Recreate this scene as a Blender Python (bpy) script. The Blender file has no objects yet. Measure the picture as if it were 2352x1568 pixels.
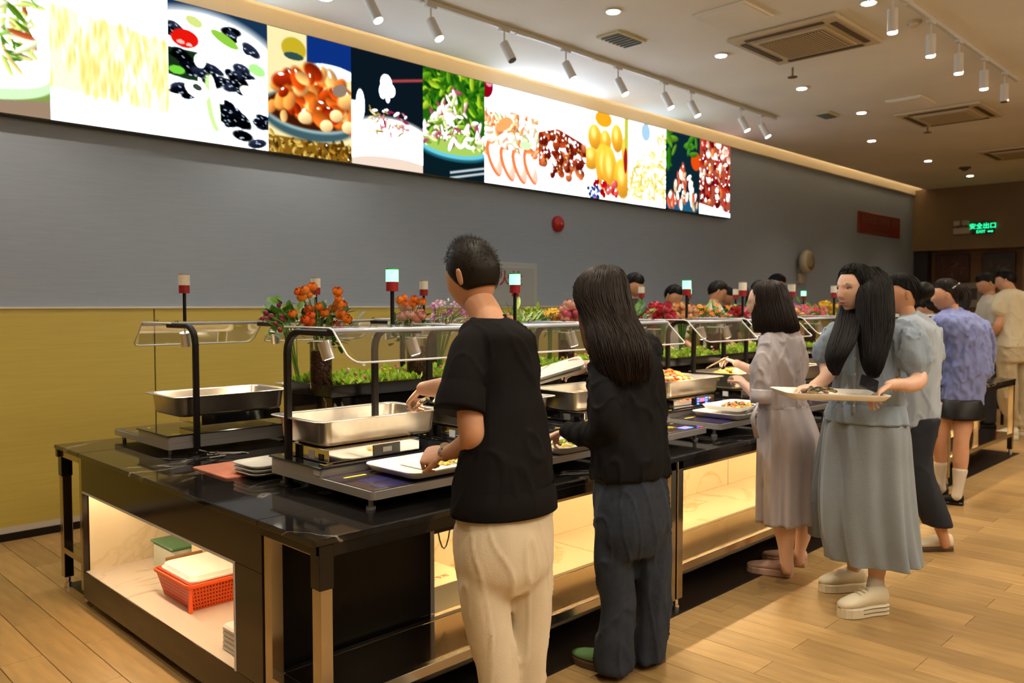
import bpy, math, random
import numpy as np
from mathutils import Vector, noise
from math import sin, cos, pi, radians, sqrt
random.seed(7); R = random.Random(11); NR = np.random.RandomState(5)
S = bpy.context.scene
COL = S.collection

# ------------------------------------------------------------------ camera
FPX = 1898.0; CX, CY = 1176.0, 784.0; HC = 1.5
YAW = radians(44.8); PIT = radians(-2.53)
cd = bpy.data.cameras.new('camera'); cam = bpy.data.objects.new('camera', cd); COL.objects.link(cam)
cam.location = (0, 0, HC); cam.rotation_euler = (radians(90) + PIT, 0, YAW - radians(90))
cd.sensor_width = 36; cd.lens = FPX / 2352 * 36; cd.clip_end = 100; cd.clip_start = 0.05
cd.dof.use_dof = True; cd.dof.focus_distance = 3.3; cd.dof.aperture_fstop = 3.4
S.camera = cam
S.view_settings.view_transform = 'Standard'; S.view_settings.look = 'None'
S.view_settings.exposure = 1.0; S.view_settings.gamma = 1.0; S.view_settings.use_curve_mapping = False
W = bpy.data.worlds.new('world'); S.world = W; W.use_nodes = True
W.node_tree.nodes['Background'].inputs[0].default_value = (1, .86, .68, 1)
W.node_tree.nodes['Background'].inputs[1].default_value = 0.15
S.cycles.max_bounces = 7; S.cycles.transparent_max_bounces = 16; S.cycles.caustics_reflective = False
S.cycles.caustics_refractive = False; S.cycles.sample_clamp_indirect = 6

FW = np.array([cos(PIT) * cos(YAW), cos(PIT) * sin(YAW), sin(PIT)])
RT = np.array([sin(YAW), -cos(YAW), 0.0]); UP = np.cross(RT, FW); CC = np.array([0, 0, HC])

def at(u, v, d):
    """world point seen at photo pixel (u, v) at forward distance d (metres)"""
    return CC + d * (FW + RT * (u - CX) / FPX - UP * (v - CY) / FPX)

# ------------------------------------------------------------------ lights (the room's own lamps and added fill)
WARM = (1.0, 0.82, 0.58); NEUT = (1.0, 0.89, 0.72)
def spot(name, loc, power, size=80, col=WARM, blend=.6, aim=None, rad=.03):
    l = bpy.data.lights.new(name, 'SPOT'); l.energy = power; l.color = col
    l.spot_size = radians(size); l.spot_blend = blend; l.shadow_soft_size = rad
    o = bpy.data.objects.new(name, l); o.location = loc; COL.objects.link(o)
    if aim is not None:
        o.rotation_euler = (Vector(aim) - Vector(loc)).to_track_quat('-Z', 'Y').to_euler()
    return o
def area(name, loc, power, sx, sy, col=WARM, rot=(0, 0, 0)):
    l = bpy.data.lights.new(name, 'AREA'); l.energy = power; l.color = col; l.shape = 'RECTANGLE'
    l.size = sx; l.size_y = sy
    o = bpy.data.objects.new(name, l); o.location = loc; o.rotation_euler = rot; COL.objects.link(o)
    return o
CEIL = 3.75
TRACK_A = [3.44, 3.99, 4.755, 5.51, 6.25, 7.0, 7.485, 8.51, 8.99]
TRACK_B = [6.18, 6.97, 7.65, 8.36, 9.01]
TRACK_B0 = [1.9, 2.9, 3.9, 4.9]
for x in TRACK_A:
    if abs(x - 4.755) > .01: spot('track_lamp', (x, 4.68, 3.46), 34, 62, NEUT, .7, (x + .05, 4.2, 0.7))
for x in TRACK_B + TRACK_B0: spot('track_lamp', (x, 2.27, 3.46), 52, 62, NEUT, .8, (x + .05, 2.25, .7))
DOWN = [(5.107, 3.98), (6.678, 3.98), (8.27, 3.98), (9.8, 3.98), (6.3, 2.52), (11.56, 4.55), (13.78, 4.55), (15.88, 4.55), (3.4, 5.3)]
for x, y in DOWN: spot('down_lamp', (x, y, CEIL - .03), 34 if x < 9 else 20, 110, WARM, .8, (x, y, 0))
for x, y, pw in [(0.4, 3.6, 42), (1.3, 5.1, 42), (1.2, 1.0, 34), (6.8, .6, 22), (9, .5, 30), (12, 1.0, 26), (3.4, 3.6, 42), (12, 2.6, 26)]:
    spot('down_lamp', (x, y, CEIL - .03), pw, 115, WARM, .8, (x, y, 0))
area('room_fill', (3.0, -1.6, CEIL - .1), 55, 8, 3, (1, .92, .80))  # added soft fill standing in for lamps behind the camera, unseen

area('ceiling_fill', (5.5, -1.2, 3.1), 170, 12, .4, (1, .88, .70), (pi, 0, 0))  # unseen upward fill, added to brighten the ceiling
LIGHTBOX = 3.2
# ------------------------------------------------------------------ materials
MATS = {}
def mat(name, col, rough=.5, metal=0., spec=.5, bump=0., bscale=80., emit=None, estr=0., vary=0., vscale=6., trans=0., sub=0., sheen=0., rnd=0., stretch=None, coat=0.):
    if name in MATS: return MATS[name]
    m = bpy.data.materials.new(name); m.use_nodes = True; MATS[name] = m
    nt = m.node_tree; b = nt.nodes['Principled BSDF']; L = nt.links
    b.inputs['Base Color'].default_value = (*col, 1); b.inputs['Roughness'].default_value = rough
    b.inputs['Metallic'].default_value = metal; b.inputs['Specular IOR Level'].default_value = spec
    if coat: b.inputs['Coat Weight'].default_value = coat; b.inputs['Coat Roughness'].default_value = .08
    if sheen: b.inputs['Sheen Weight'].default_value = sheen
    if sub: b.inputs['Subsurface Weight'].default_value = sub; b.inputs['Subsurface Radius'].default_value = (.02, .008, .004)
    if emit: b.inputs['Emission Color'].default_value = (*emit, 1); b.inputs['Emission Strength'].default_value = estr
    tc = None
    def coords():
        nonlocal tc
        if tc is None:
            t = nt.nodes.new('ShaderNodeTexCoord'); tc = t.outputs['Object']
            if stretch:
                mp = nt.nodes.new('ShaderNodeMapping'); mp.inputs['Scale'].default_value = stretch
                L.new(tc, mp.inputs['Vector']); tc = mp.outputs['Vector']
        return tc
    if vary or rnd:
        mx = nt.nodes.new('ShaderNodeMix'); mx.data_type = 'RGBA'; mx.blend_type = 'MULTIPLY'; mx.inputs['Factor'].default_value = 1
        mx.inputs['A'].default_value = (*col, 1)
        if vary:
            n = nt.nodes.new('ShaderNodeTexNoise'); n.inputs['Scale'].default_value = vscale; n.inputs['Detail'].default_value = 4
            L.new(coords(), n.inputs['Vector'])
            mr = nt.nodes.new('ShaderNodeMapRange'); mr.inputs['From Min'].default_value = .3; mr.inputs['From Max'].default_value = .7
            mr.inputs['To Min'].default_value = 1 - vary; mr.inputs['To Max'].default_value = 1 + vary * .4
            L.new(n.outputs['Fac'], mr.inputs['Value']); out = mr.outputs['Result']
        if rnd:
            oi = nt.nodes.new('ShaderNodeObjectInfo'); mr2 = nt.nodes.new('ShaderNodeMapRange')
            mr2.inputs['To Min'].default_value = 1 - rnd; mr2.inputs['To Max'].default_value = 1 + rnd * .5
            L.new(oi.outputs['Random'], mr2.inputs['Value'])
            if vary:
                mm = nt.nodes.new('ShaderNodeMath'); mm.operation = 'MULTIPLY'
                L.new(out, mm.inputs[0]); L.new(mr2.outputs['Result'], mm.inputs[1]); out = mm.outputs[0]
            else: out = mr2.outputs['Result']
        L.new(out, mx.inputs['B']); L.new(mx.outputs['Result'], b.inputs['Base Color'])
    if bump:
        n2 = nt.nodes.new('ShaderNodeTexNoise'); n2.inputs['Scale'].default_value = bscale; n2.inputs['Detail'].default_value = 3
        L.new(coords(), n2.inputs['Vector'])
        bp = nt.nodes.new('ShaderNodeBump'); bp.inputs['Strength'].default_value = bump; bp.inputs['Distance'].default_value = .01
        L.new(n2.outputs['Fac'], bp.inputs['Height']); L.new(bp.outputs['Normal'], b.inputs['Normal'])
    return m

def clear_mat(name, tint=(1, 1, 1), tintf=.92, rough=.02, refl=1.0):
    m = bpy.data.materials.new(name); m.use_nodes = True; MATS[name] = m
    nt = m.node_tree; nt.nodes.clear(); L = nt.links
    o = nt.nodes.new('ShaderNodeOutputMaterial'); t = nt.nodes.new('ShaderNodeBsdfTransparent')
    t.inputs[0].default_value = (*[c * tintf for c in tint], 1)
    g = nt.nodes.new('ShaderNodeBsdfGlossy'); g.inputs['Roughness'].default_value = rough
    lw = nt.nodes.new('ShaderNodeFresnel'); lw.inputs['IOR'].default_value = 1.45
    ml = nt.nodes.new('ShaderNodeMath'); ml.operation = 'MULTIPLY'; ml.inputs[1].default_value = refl
    mx = nt.nodes.new('ShaderNodeMixShader')
    L.new(lw.outputs[0], ml.inputs[0]); L.new(ml.outputs[0], mx.inputs[0]); L.new(t.outputs[0], mx.inputs[1]); L.new(g.outputs[0], mx.inputs[2])
    L.new(mx.outputs[0], o.inputs[0])
    return m

def marble(name, base, vein, rough=.12, scale=2.2, width=.03, soft=0.0, coat=0.):
    m = bpy.data.materials.new(name); m.use_nodes = True; MATS[name] = m
    nt = m.node_tree; b = nt.nodes['Principled BSDF']; L = nt.links
    tc = nt.nodes.new('ShaderNodeTexCoord')
    n = nt.nodes.new('ShaderNodeTexNoise'); n.inputs['Scale'].default_value = scale; n.inputs['Detail'].default_value = 6
    n.inputs['Distortion'].default_value = 1.2
    L.new(tc.outputs['Object'], n.inputs['Vector'])
    s1 = nt.nodes.new('ShaderNodeMath'); s1.operation = 'SUBTRACT'; s1.inputs[1].default_value = .5
    ab = nt.nodes.new('ShaderNodeMath'); ab.operation = 'ABSOLUTE'
    mr = nt.nodes.new('ShaderNodeMapRange'); mr.inputs['From Min'].default_value = 0; mr.inputs['From Max'].default_value = width
    mr.inputs['To Min'].default_value = 1; mr.inputs['To Max'].default_value = 0
    L.new(n.outputs['Fac'], s1.inputs[0]); L.new(s1.outputs[0], ab.inputs[0]); L.new(ab.outputs[0], mr.inputs['Value'])
    n2 = nt.nodes.new('ShaderNodeTexNoise'); n2.inputs['Scale'].default_value = scale * .6
    L.new(tc.outputs['Object'], n2.inputs['Vector'])
    mr2 = nt.nodes.new('ShaderNodeMapRange'); mr2.inputs['From Min'].default_value = .45; mr2.inputs['From Max'].default_value = .62
    L.new(n2.outputs['Fac'], mr2.inputs['Value'])
    mm = nt.nodes.new('ShaderNodeMath'); mm.operation = 'MULTIPLY'; L.new(mr.outputs[0], mm.inputs[0]); L.new(mr2.outputs[0], mm.inputs[1])
    mx = nt.nodes.new('ShaderNodeMix'); mx.data_type = 'RGBA'; mx.inputs['A'].default_value = (*base, 1); mx.inputs['B'].default_value = (*vein, 1)
    L.new(mm.outputs[0], mx.inputs['Factor']); L.new(mx.outputs['Result'], b.inputs['Base Color'])
    b.inputs['Roughness'].default_value = rough
    if coat: b.inputs['Coat Weight'].default_value = coat
    return m

# ------------------------------------------------------------------ mesh helpers
ORG = {}
class MB:
    def __init__(s): s.v = []; s.f = []; s.m = []
    def add(s, V, F, m=0):
        o = len(s.v); s.v += [tuple(map(float, p)) for p in V]
        s.f += [tuple(i + o for i in f) for f in F]; s.m += [m] * len(F); return s
    def merge(s, o):
        n = len(s.v); s.v += o.v; s.f += [tuple(i + n for i in f) for f in o.f]; s.m += o.m; return s
    def box(s, x0, x1, y0, y1, z0, z1, m=0, bev=0.):
        if bev <= 0 or min(x1 - x0, y1 - y0, z1 - z0) <= 2 * bev:
            V = [(x0, y0, z0), (x1, y0, z0), (x1, y1, z0), (x0, y1, z0), (x0, y0, z1), (x1, y0, z1), (x1, y1, z1), (x0, y1, z1)]
            F = [(0, 3, 2, 1), (4, 5, 6, 7), (0, 1, 5, 4), (1, 2, 6, 5), (2, 3, 7, 6), (3, 0, 4, 7)]
            return s.add(V, F, m)
        b = bev; V = []
        for z, i in ((z0, b), (z0 + b, 0), (z1 - b, 0), (z1, b)):
            V += [(x0 + i, y0 + b, z), (x0 + b, y0 + i, z), (x1 - b, y0 + i, z), (x1 - i, y0 + b, z), (x1 - i, y1 - b, z), (x1 - b, y1 - i, z), (x0 + b, y1 - i, z), (x0 + i, y1 - b, z)]
        F = [tuple(range(7, -1, -1)), tuple(range(24, 32))]
        for k in range(3):
            for j in range(8): F.append((k * 8 + j, k * 8 + (j + 1) % 8, (k + 1) * 8 + (j + 1) % 8, (k + 1) * 8 + j))
        return s.add(V, F, m)
    def rings(s, rings, m=0, cap=True, close=True):
        n = len(rings[0]); V = [p for r in rings for p in r]; F = []
        for k in range(len(rings) - 1):
            for j in range(n if close else n - 1):
                F.append((k * n + j, k * n + (j + 1) % n, (k + 1) * n + (j + 1) % n, (k + 1) * n + j))
        if cap:
            a = len(V); V = V + [np.mean(np.array(rings[0]), 0), np.mean(np.array(rings[-1]), 0)]
            for j in range(n):
                F.append((a, (j + 1) % n, j)); q = (len(rings) - 1) * n
                F.append((a + 1, q + j, q + (j + 1) % n))
        return s.add(V, F, m)
    def tube(s, pts, r, n=8, m=0, cap=True, flat=1.0, updir=(0, 0, 1)):
        P = [np.array(p, float) for p in pts]; k = len(P)
        rr = r if hasattr(r, '__len__') else [r] * k; out = []; prev = None
        for i in range(k):
            t = P[min(i + 1, k - 1)] - P[max(i - 1, 0)]; t = t / (np.linalg.norm(t) + 1e-9)
            if prev is None:
                a = np.cross(t, updir)
                if np.linalg.norm(a) < .05: a = np.cross(t, (1, 0, 0.2))
            else: a = prev - t * (prev @ t)
            a = a / (np.linalg.norm(a) + 1e-9); b = np.cross(t, a); prev = a
            out.append([P[i] + rr[i] * (a * cos(2 * pi * j / n) + b * flat * sin(2 * pi * j / n)) for j in range(n)])
        return s.rings(out, m, cap)
    def cyl(s, c, r, h, n=24, m=0, r2=None, axis=(0, 0, 1)):
        c = np.array(c, float); ax = np.array(axis, float); ax /= np.linalg.norm(ax)
        return s.tube([c, c + ax * h], [r, r if r2 is None else r2], n, m, True, 1.0, (0, 0, 1) if abs(ax[2]) < .9 else (1, 0, 0))
    def ball(s, c, rx, ry=None, rz=None, n=12, k=8, m=0, rot=0.):
        ry = ry or rx; rz = rz or rx; cr, sr = cos(rot), sin(rot); rg = []
        for i in range(1, k):
            a = pi * i / k; rg.append([(c[0] + sin(a) * (rx * cos(2 * pi * j / n) * cr - ry * sin(2 * pi * j / n) * sr),
                                        c[1] + sin(a) * (rx * cos(2 * pi * j / n) * sr + ry * sin(2 * pi * j / n) * cr), c[2] - rz * cos(a)) for j in range(n)])
        V = [p for r in rg for p in r]; F = []
        for q in range(k - 2):
            for j in range(n): F.append((q * n + j, q * n + (j + 1) % n, (q + 1) * n + (j + 1) % n, (q + 1) * n + j))
        V += [(c[0], c[1], c[2] - rz), (c[0], c[1], c[2] + rz)]; a = len(V) - 2
        for j in range(n):
            F.append((a, (j + 1) % n, j)); F.append((a + 1, (k - 2) * n + j, (k - 2) * n + (j + 1) % n))
        return s.add(V, F, m)

def obj(name, mb, mats, parent=None, smooth=False, label=None, cat=None, group=None, kind=None, auto=None):
    me = bpy.data.meshes.new(name); V = np.array(mb.v, float)
    org = np.array(ORG.get(parent.name, (0, 0, 0))) if parent else np.zeros(3)
    me.from_pydata((V - org).tolist() if len(V) else [], [], mb.f)
    if not isinstance(mats, (list, tuple)): mats = [mats]
    for mm in mats: me.materials.append(mm)
    if len(mats) > 1: me.polygons.foreach_set('material_index', mb.m)
    if smooth: me.polygons.foreach_set('use_smooth', [True] * len(me.polygons))
    if auto: me.set_sharp_from_angle(angle=radians(auto))
    o = bpy.data.objects.new(name, me); COL.objects.link(o)
    if parent: o.parent = parent; ORG[o.name] = tuple(org)
    return tag(o, label, cat, group, kind)
def tag(o, label=None, cat=None, group=None, kind=None):
    if label: o['label'] = label
    if cat: o['category'] = cat
    if group: o['group'] = group
    if kind: o['kind'] = kind
    return o
def thing(name, loc, label, cat, group=None, rz=0.):
    o = bpy.data.objects.new(name, None); o.location = loc; o.rotation_euler[2] = rz; o.empty_display_size = .1
    COL.objects.link(o); ORG[o.name] = tuple(map(float, loc)); return tag(o, label, cat, group)
KIDS = {}
def copy_tree(o, loc, label=None, rz=None, skip=()):
    kids = {}
    for c in bpy.data.objects:
        if c.parent: kids.setdefault(c.parent.name, []).append(c)
    def rec(a, par):
        c = a.copy(); COL.objects.link(c); c.parent = par
        for ch in kids.get(a.name, []):
            if ch.name.split('.')[0] not in skip: rec(ch, c)
        return c
    r = rec(o, None); r.location = loc; ORG[r.name] = tuple(map(float, loc))
    if label: r['label'] = label
    if rz is not None: r.rotation_euler[2] = rz
    return r
def fuse(mb, voxel, it=4, fac=.5):
    me = bpy.data.meshes.new('t'); me.from_pydata(mb.v, [], mb.f)
    o = bpy.data.objects.new('t', me); COL.objects.link(o)
    r = o.modifiers.new('r', 'REMESH'); r.mode = 'VOXEL'; r.voxel_size = voxel
    if it:
        q = o.modifiers.new('s', 'SMOOTH'); q.iterations = it; q.factor = fac
    dg = bpy.context.evaluated_depsgraph_get(); ev = o.evaluated_get(dg); m2 = ev.to_mesh()
    n = len(m2.vertices); co = np.empty(n * 3); m2.vertices.foreach_get('co', co); co = co.reshape(-1, 3)
    nm = np.empty(n * 3); m2.vertex_normals.foreach_get('vector', nm); nm = nm.reshape(-1, 3)
    F = [tuple(p.vertices) for p in m2.polygons]
    ev.to_mesh_clear(); bpy.data.objects.remove(o); bpy.data.meshes.remove(me)
    out = MB(); out.v = [tuple(p) for p in co]; out.f = F; out.m = [0] * len(F); out.n = nm
    return out
def wrinkle(mb, amp, scale=(9, 9, 4), seed=0.):
    for i, (p, n) in enumerate(zip(mb.v, mb.n)):
        h = noise.noise(Vector((p[0] * scale[0] + seed, p[1] * scale[1], p[2] * scale[2])))
        h2 = noise.noise(Vector((p[0] * scale[0] * 2.3 + seed, p[1] * scale[1] * 2.3, p[2] * scale[2] * 2.7)))
        h3 = noise.noise(Vector((p[0] * scale[0] * 1.5 + 3 + p[2] * 2.5, p[1] * scale[1] * 1.5 + seed, p[2] * scale[2] * 1.3)))
        h = (1 - abs(h) * 3.2) * .8 + h2 * .5 + max(0, 1 - abs(h3) * 7) ** 2 * .9 - .3
        mb.v[i] = (p[0] + n[0] * h * amp, p[1] + n[1] * h * amp, p[2] + n[2] * h * amp)
    return mb
# ------------------------------------------------------------------ structure
WY = 5.96; XE = 17.6; X0 = -3.5; Y0 = -4.5
m_floor = mat('floor_wood_tile', (.42, .265, .105), .36, spec=.45, vary=.22, vscale=3.0, rnd=.22, stretch=(9, 1.1, 1), bump=.05, bscale=40)
m_grout = mat('floor_grout', (.10, .062, .032), .8)
m_gray = mat('wall_gray_paint', (.31, .385, .52), .55, vary=.06, vscale=5, stretch=(1, 1, 14), bump=.05, bscale=60)
m_ceil = mat('ceiling_plaster', (.86, .82, .74), .75, vary=.12, vscale=.7)
m_yellow = mat('wainscot_laminate', (.60, .49, .12), .38, vary=.07, vscale=2.5, stretch=(1, 1, 25), spec=.4)
m_black = mat('black_gloss', (.009, .008, .008), .12, spec=.35)
m_blackm = mat('black_powder_steel', (.007, .006, .006), .45, spec=.25)
m_white = mat('white_plastic', (.78, .76, .70), .35)
m_whitem = mat('white_metal', (.62, .60, .56), .4)
m_steel = mat('brushed_steel', (.68, .60, .49), .30, metal=1., vary=.08, vscale=20)
m_chrome = mat('chrome', (.80, .76, .70), .08, metal=1.)
m_brown = mat('brown_wall', (.15, .085, .045), .7, vary=.2, vscale=1.2)

def struct(name, mb, m, smooth=False, **k): return obj(name, mb, m, None, smooth, kind='structure', **k)
fl = struct('floor', MB().box(X0, XE, Y0, WY, -.08, -.004), m_grout)
struct('trim_9', MB().box(1.43, 9.5, 2.205, 4.79, .0005, .004), mat('black_floor_sheet', (.012, .009, .008), .5, spec=.3))  # thin black sheet on the floor beneath the island
# planks: long side along y, staggered by half a plank
PW, PL = .1655, .9
def project(x, y, z=0.):
    r = np.array([x, y, z]) - CC; k = r @ FW
    if k < .05: return None
    return CX + FPX * (r @ RT) / k, CY - FPX * (r @ UP) / k, k
plank_me = None; cand = []
i0 = int((X0 - 3.205) / PW) + 1
for i in range(i0, int((XE - 3.205) / PW)):
    xa = 3.205 + i * PW
    ph = 1.18 if i % 2 == 0 else 1.63
    k0 = int((Y0 - ph) / PL)
    for k in range(k0, int((WY - ph) / PL) + 1):
        ya = max(ph + k * PL, Y0); yb = min(ph + (k + 1) * PL, WY)
        if yb - ya < .05: continue
        c = [project(xa + dx, ya + dy * (yb - ya)) for dx in (0, PW) for dy in (0, .5, 1)]
        vis = 0
        for q in c:
            if q and -60 < q[0] < 2412 and q[1] < 1640: vis = 1
        hid = (xa > 1.75 and xa < 9.2 and ya > 2.5 and yb < 4.9)
        q = c[0] or c[-1]
        size = (1 / q[2] ** 2 if q else 0) * (1 if vis and not hid else 0)
        cand.append((size, xa, ya, yb))
cand.sort(reverse=True)
rest = MB(); shared = {}
for n_, (s_, xa, ya, yb) in enumerate(cand):
    L_ = round(yb - ya, 3)
    if n_ < 300 and s_ > 0:
        if L_ not in shared:
            b = MB().box(.0013, PW - .0013, .0013, L_ - .0013, -.03, 0, bev=.0012)
            o = obj('floor_plank', b, m_floor, fl); shared[L_] = o.data
        else:
            o = bpy.data.objects.new('floor_plank', shared[L_]); COL.objects.link(o); o.parent = fl
        o.location = (xa, ya, 0)
    else: rest.box(xa + .001, xa + PW - .001, ya + .001, yb - .001, -.01, 0)
obj('floor_planks_beyond', rest, m_floor, fl, kind='stuff')

# gray wall (left in the picture) with laminate wainscot
struct('wall_left', MB().box(X0, XE + .2, WY, WY + .15, 0, CEIL + .25), m_gray)
seams = [-3.5, -2.45, -.05, 2.375, 4.80, 7.22, 9.65, 12.1, 14.5, 17.6]
wl = struct('trim_1', MB().box(X0, XE, WY - .012, WY, .087, 1.475), mat('seam_dark', (.05, .035, .01), .7))
for a, b in zip(seams[:-1], seams[1:]):
    obj('wainscot_panel', MB().box(a + .004, b - .004, WY - .022, WY - .012, .088, 1.472, bev=.002), m_yellow, wl)
struct('trim_2', MB().box(X0, XE, WY - .030, WY, 1.472, 1.487, bev=.003), mat('ledge_cream', (.60, .55, .44), .4))
struct('baseboard_left', MB().box(X0, XE, WY - .03, WY, 0, .05), m_black)
struct('trim_3', MB().box(X0, XE, WY - .026, WY, .05, .088), m_whitem)
# ceiling slab stops short of the wall, leaving a light cove
struct('ceiling', MB().box(X0, XE, Y0, 5.74, CEIL, CEIL + .1), m_ceil)
struct('trim_4', MB().box(X0, XE, WY - .05, WY, 3.66, 4.0), mat('cove_cream', (.75, .66, .50), .6))
struct('trim_5', MB().box(X0, XE, 5.70, WY, 4.0, 4.05), m_ceil)
# hidden LED strip resting on the slab edge inside the cove (real strip, glows warm)
cs = struct('trim_6', MB().box(X0, XE, 5.66, 5.69, CEIL + .1, CEIL + .12), mat('cove_led', (1, .8, .5), .5, emit=(1, .76, .45), estr=14))
# far wall with a bulkhead over a recessed bay
struct('wall_back', MB().box(XE, XE + .15, Y0, WY + .15, 0, CEIL + .25), m_brown)
struct('trim_7', MB().box(XE - .35, XE, Y0, WY, 2.56, CEIL), mat('bulkhead_paint', (.20, .135, .07), .6, vary=.1, vscale=2))
struct('wall_right', MB().box(X0, XE + .15, Y0 - .15, Y0, 0, CEIL), mat('warm_paint', (.45, .36, .24), .7))
struct('wall_front', MB().box(X0 - .15, X0, Y0 - .15, WY + .15, 0, CEIL + .25), MATS['warm_paint'])
# recessed bay: dark column, hanging menu boards, slatted doorway
struct('trim_8', MB().box(XE - .25, XE, 5.70, WY, 0, 2.56), mat('dark_column', (.015, .016, .02), .4))
bay = mat('bay_dark_red', (.055, .012, .010), .5)
for i, (ya, yb) in enumerate([(5.0, 5.60), (4.22, 4.78)]):
    t = thing('framed_board', (XE - .06, (ya + yb) / 2, 1.95), ['dark framed board on the far wall beside the dark column', 'dark framed board high above the men at the far end'][i], 'picture')
    obj('frame', MB().box(XE - .07, XE, ya, yb, 1.95, 2.48, bev=.008), mat('dark_wood', (.05, .02, .010), .4), t)
    obj('sheet', MB().box(XE - .078, XE - .068, ya + .04, yb - .04, 1.99, 2.44), bay if i == 0 else mat('bay_charcoal', (.035, .03, .03), .5), t)
    b = MB(); rr = random.Random(i)
    for k in range(14):
        cy = rr.uniform(ya + .1, yb - .1); cz = rr.uniform(2.05, 2.38); a = rr.uniform(0, pi); l = rr.uniform(.03, .08)
        b.tube([(XE - .081, cy - l * cos(a), cz - l * sin(a)), (XE - .081, cy + .01, cz), (XE - .081, cy + l * cos(a), cz + l * sin(a))], [.006, .012, .004], 5)
    obj('brush_strokes', b, mat('ink', (.16, .10, .07), .6), t, kind='stuff')
t = thing('poster', (XE - .03, 5.2, 1.35), 'pale grey notice sheet pinned on the far wall behind the blue shirt', 'poster')
obj('sheet', MB().box(XE - .03, XE - .012, 4.78, 5.62, 1.45, 1.93, bev=.003), mat('pale_sheet', (.26, .24, .22), .6), t)
b = MB()
for k in range(4): b.box(XE - .034, XE - .03, 4.86 + .19 * k, 4.98 + .19 * k, 1.60, 1.82)
obj('printed_blocks', b, mat('print_dark', (.08, .06, .06), .6), t)
t = thing('slat_screen', (XE - .05, 3.8, 0), 'tall warm wooden slat screen at the far right of the end wall', 'screen')
obj('panel', MB().box(XE - .03, XE, 3.3, 4.15, .02, 2.54), mat('screen_wood', (.16, .075, .03), .5), t)
for k in range(9): obj('slat', MB().box(XE - .07, XE - .03, 3.34 + .09 * k, 3.38 + .09 * k, .02, 2.54, bev=.003), mat('slat_wood', (.24, .13, .06), .5), t)

# ------------------------------------------------------------------ ceiling fittings
m_grille = mat('grille_tan', (.40, .34, .24), .6); m_ac = mat('ac_plastic', (.60, .50, .34), .5)
m_slot = mat('slot_dark', (.09, .055, .03), .6)
def cassette(x0, x1, y0, y1, label, dark):
    t = thing('ceiling_air_conditioner', ((x0 + x1) / 2, (y0 + y1) / 2, CEIL), label, 'air conditioner', 'cassette air conditioners in the ceiling')
    z = CEIL; obj('panel', MB().box(x0, x1, y0, y1, z - .035, z - .001, bev=.012), m_ac, t)
    obj('grille_frame', MB().box(x0 + .16, x1 - .16, y0 + .16, y1 - .16, z - .05, z - .035, bev=.006), m_ac, t)
    g = obj('intake_grille', MB().box(x0 + .2, x1 - .2, y0 + .2, y1 - .2, z - .056, z - .05), dark, t)
    b = MB(); n = 22
    for k in range(n): yy = y0 + .21 + (y1 - y0 - .42) * k / (n - 1); b.box(x0 + .2, x1 - .2, yy - .003, yy + .003, z - .062, z - .056)
    obj('grille_bars', b, m_ac, t, kind='stuff')
    for a in ((x0 + .14, x1 - .14, y0 + .06, y0 + .11), (x0 + .14, x1 - .14, y1 - .11, y1 - .06), (x0 + .06, x0 + .11, y0 + .14, y1 - .14), (x1 - .11, x1 - .06, y0 + .14, y1 - .14)):
        s = obj('air_slot', MB().box(*a, z - .042, z - .035), m_slot, t)
    return t
cassette(6.31, 7.26, 2.77, 3.72, 'large cassette air conditioner nearest the camera, beige with dark grille', mat('grille_dark', (.20, .15, .09), .6))
cassette(10.13, 11.08, 2.82, 3.74, 'middle cassette air conditioner with a pale grille, beyond the large one', m_grille)
cassette(13.4, 14.4, 2.82, 3.77, 'farthest cassette air conditioner, small and dim near the end wall', m_grille)
def vent(x0, x1, y0, y1, label, dark=True, name='ceiling_vent', cat='vent'):
    t = thing(name, ((x0 + x1) / 2, (y0 + y1) / 2, CEIL), label, cat)
    obj('frame', MB().box(x0, x1, y0, y1, CEIL - .018, CEIL - .001, bev=.004), mat('vent_frame', (.62, .58, .38), .5) if dark else m_ceil, t)
    obj('core', MB().box(x0 + .03, x1 - .03, y0 + .03, y1 - .03, CEIL - .022, CEIL - .018), mat('vent_core', (.14, .15, .13), .4) if dark else m_ceil, t)
    if dark:
        b = MB()
        for k in range(7): xx = x0 + .04 + (x1 - x0 - .08) * k / 6; b.box(xx - .004, xx + .004, y0 + .03, y1 - .03, CEIL - .03, CEIL - .022)
        obj('louvre', b, MATS['vent_core'], t, kind='stuff')
vent(5.49, 5.88, 4.22, 4.46, 'small square ceiling vent with dark louvres close to the track lights')
vent(9.48, 9.79, 4.23, 4.42, 'tiny dark ceiling vent beyond the end of the track lights')
vent(5.61, 6.06, 3.15, 3.61, 'flat square access hatch in the ceiling beside the large air conditioner', False, 'ceiling_hatch', 'hatch')
vent(9.44, 9.9, 3.2, 3.58, 'flat square access hatch in the ceiling before the middle air conditioner', False, 'ceiling_hatch', 'hatch')
m_glow = mat('lamp_glow', (1, .95, .85), .3, emit=(1, .90, .70), estr=14)
for i, (x, y) in enumerate(DOWN):
    lab = ['downlight above the woman in black, nearest of the ceiling row', 'second round downlight in the row along the air conditioners', 'third round downlight just past the first sprinkler', 'fourth round downlight near the middle air conditioner',
           'round downlight cut by the top of the frame between the two tracks', 'downlight past the track end on the dim ceiling', 'downlight on the dim ceiling, second from the end wall', 'downlight closest to the end wall corner', 'downlight over the light box at the top edge'][i]
    t = thing('downlight', (x, y, CEIL), lab, 'lamp', 'round downlights recessed in the ceiling')
    obj('ring', MB().cyl((x, y, CEIL - .012), .062, .011, 24), m_whitem, t, True, auto=40)
    obj('lens', MB().cyl((x, y, CEIL - .016), .048, .004, 24), m_glow, t)
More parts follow.
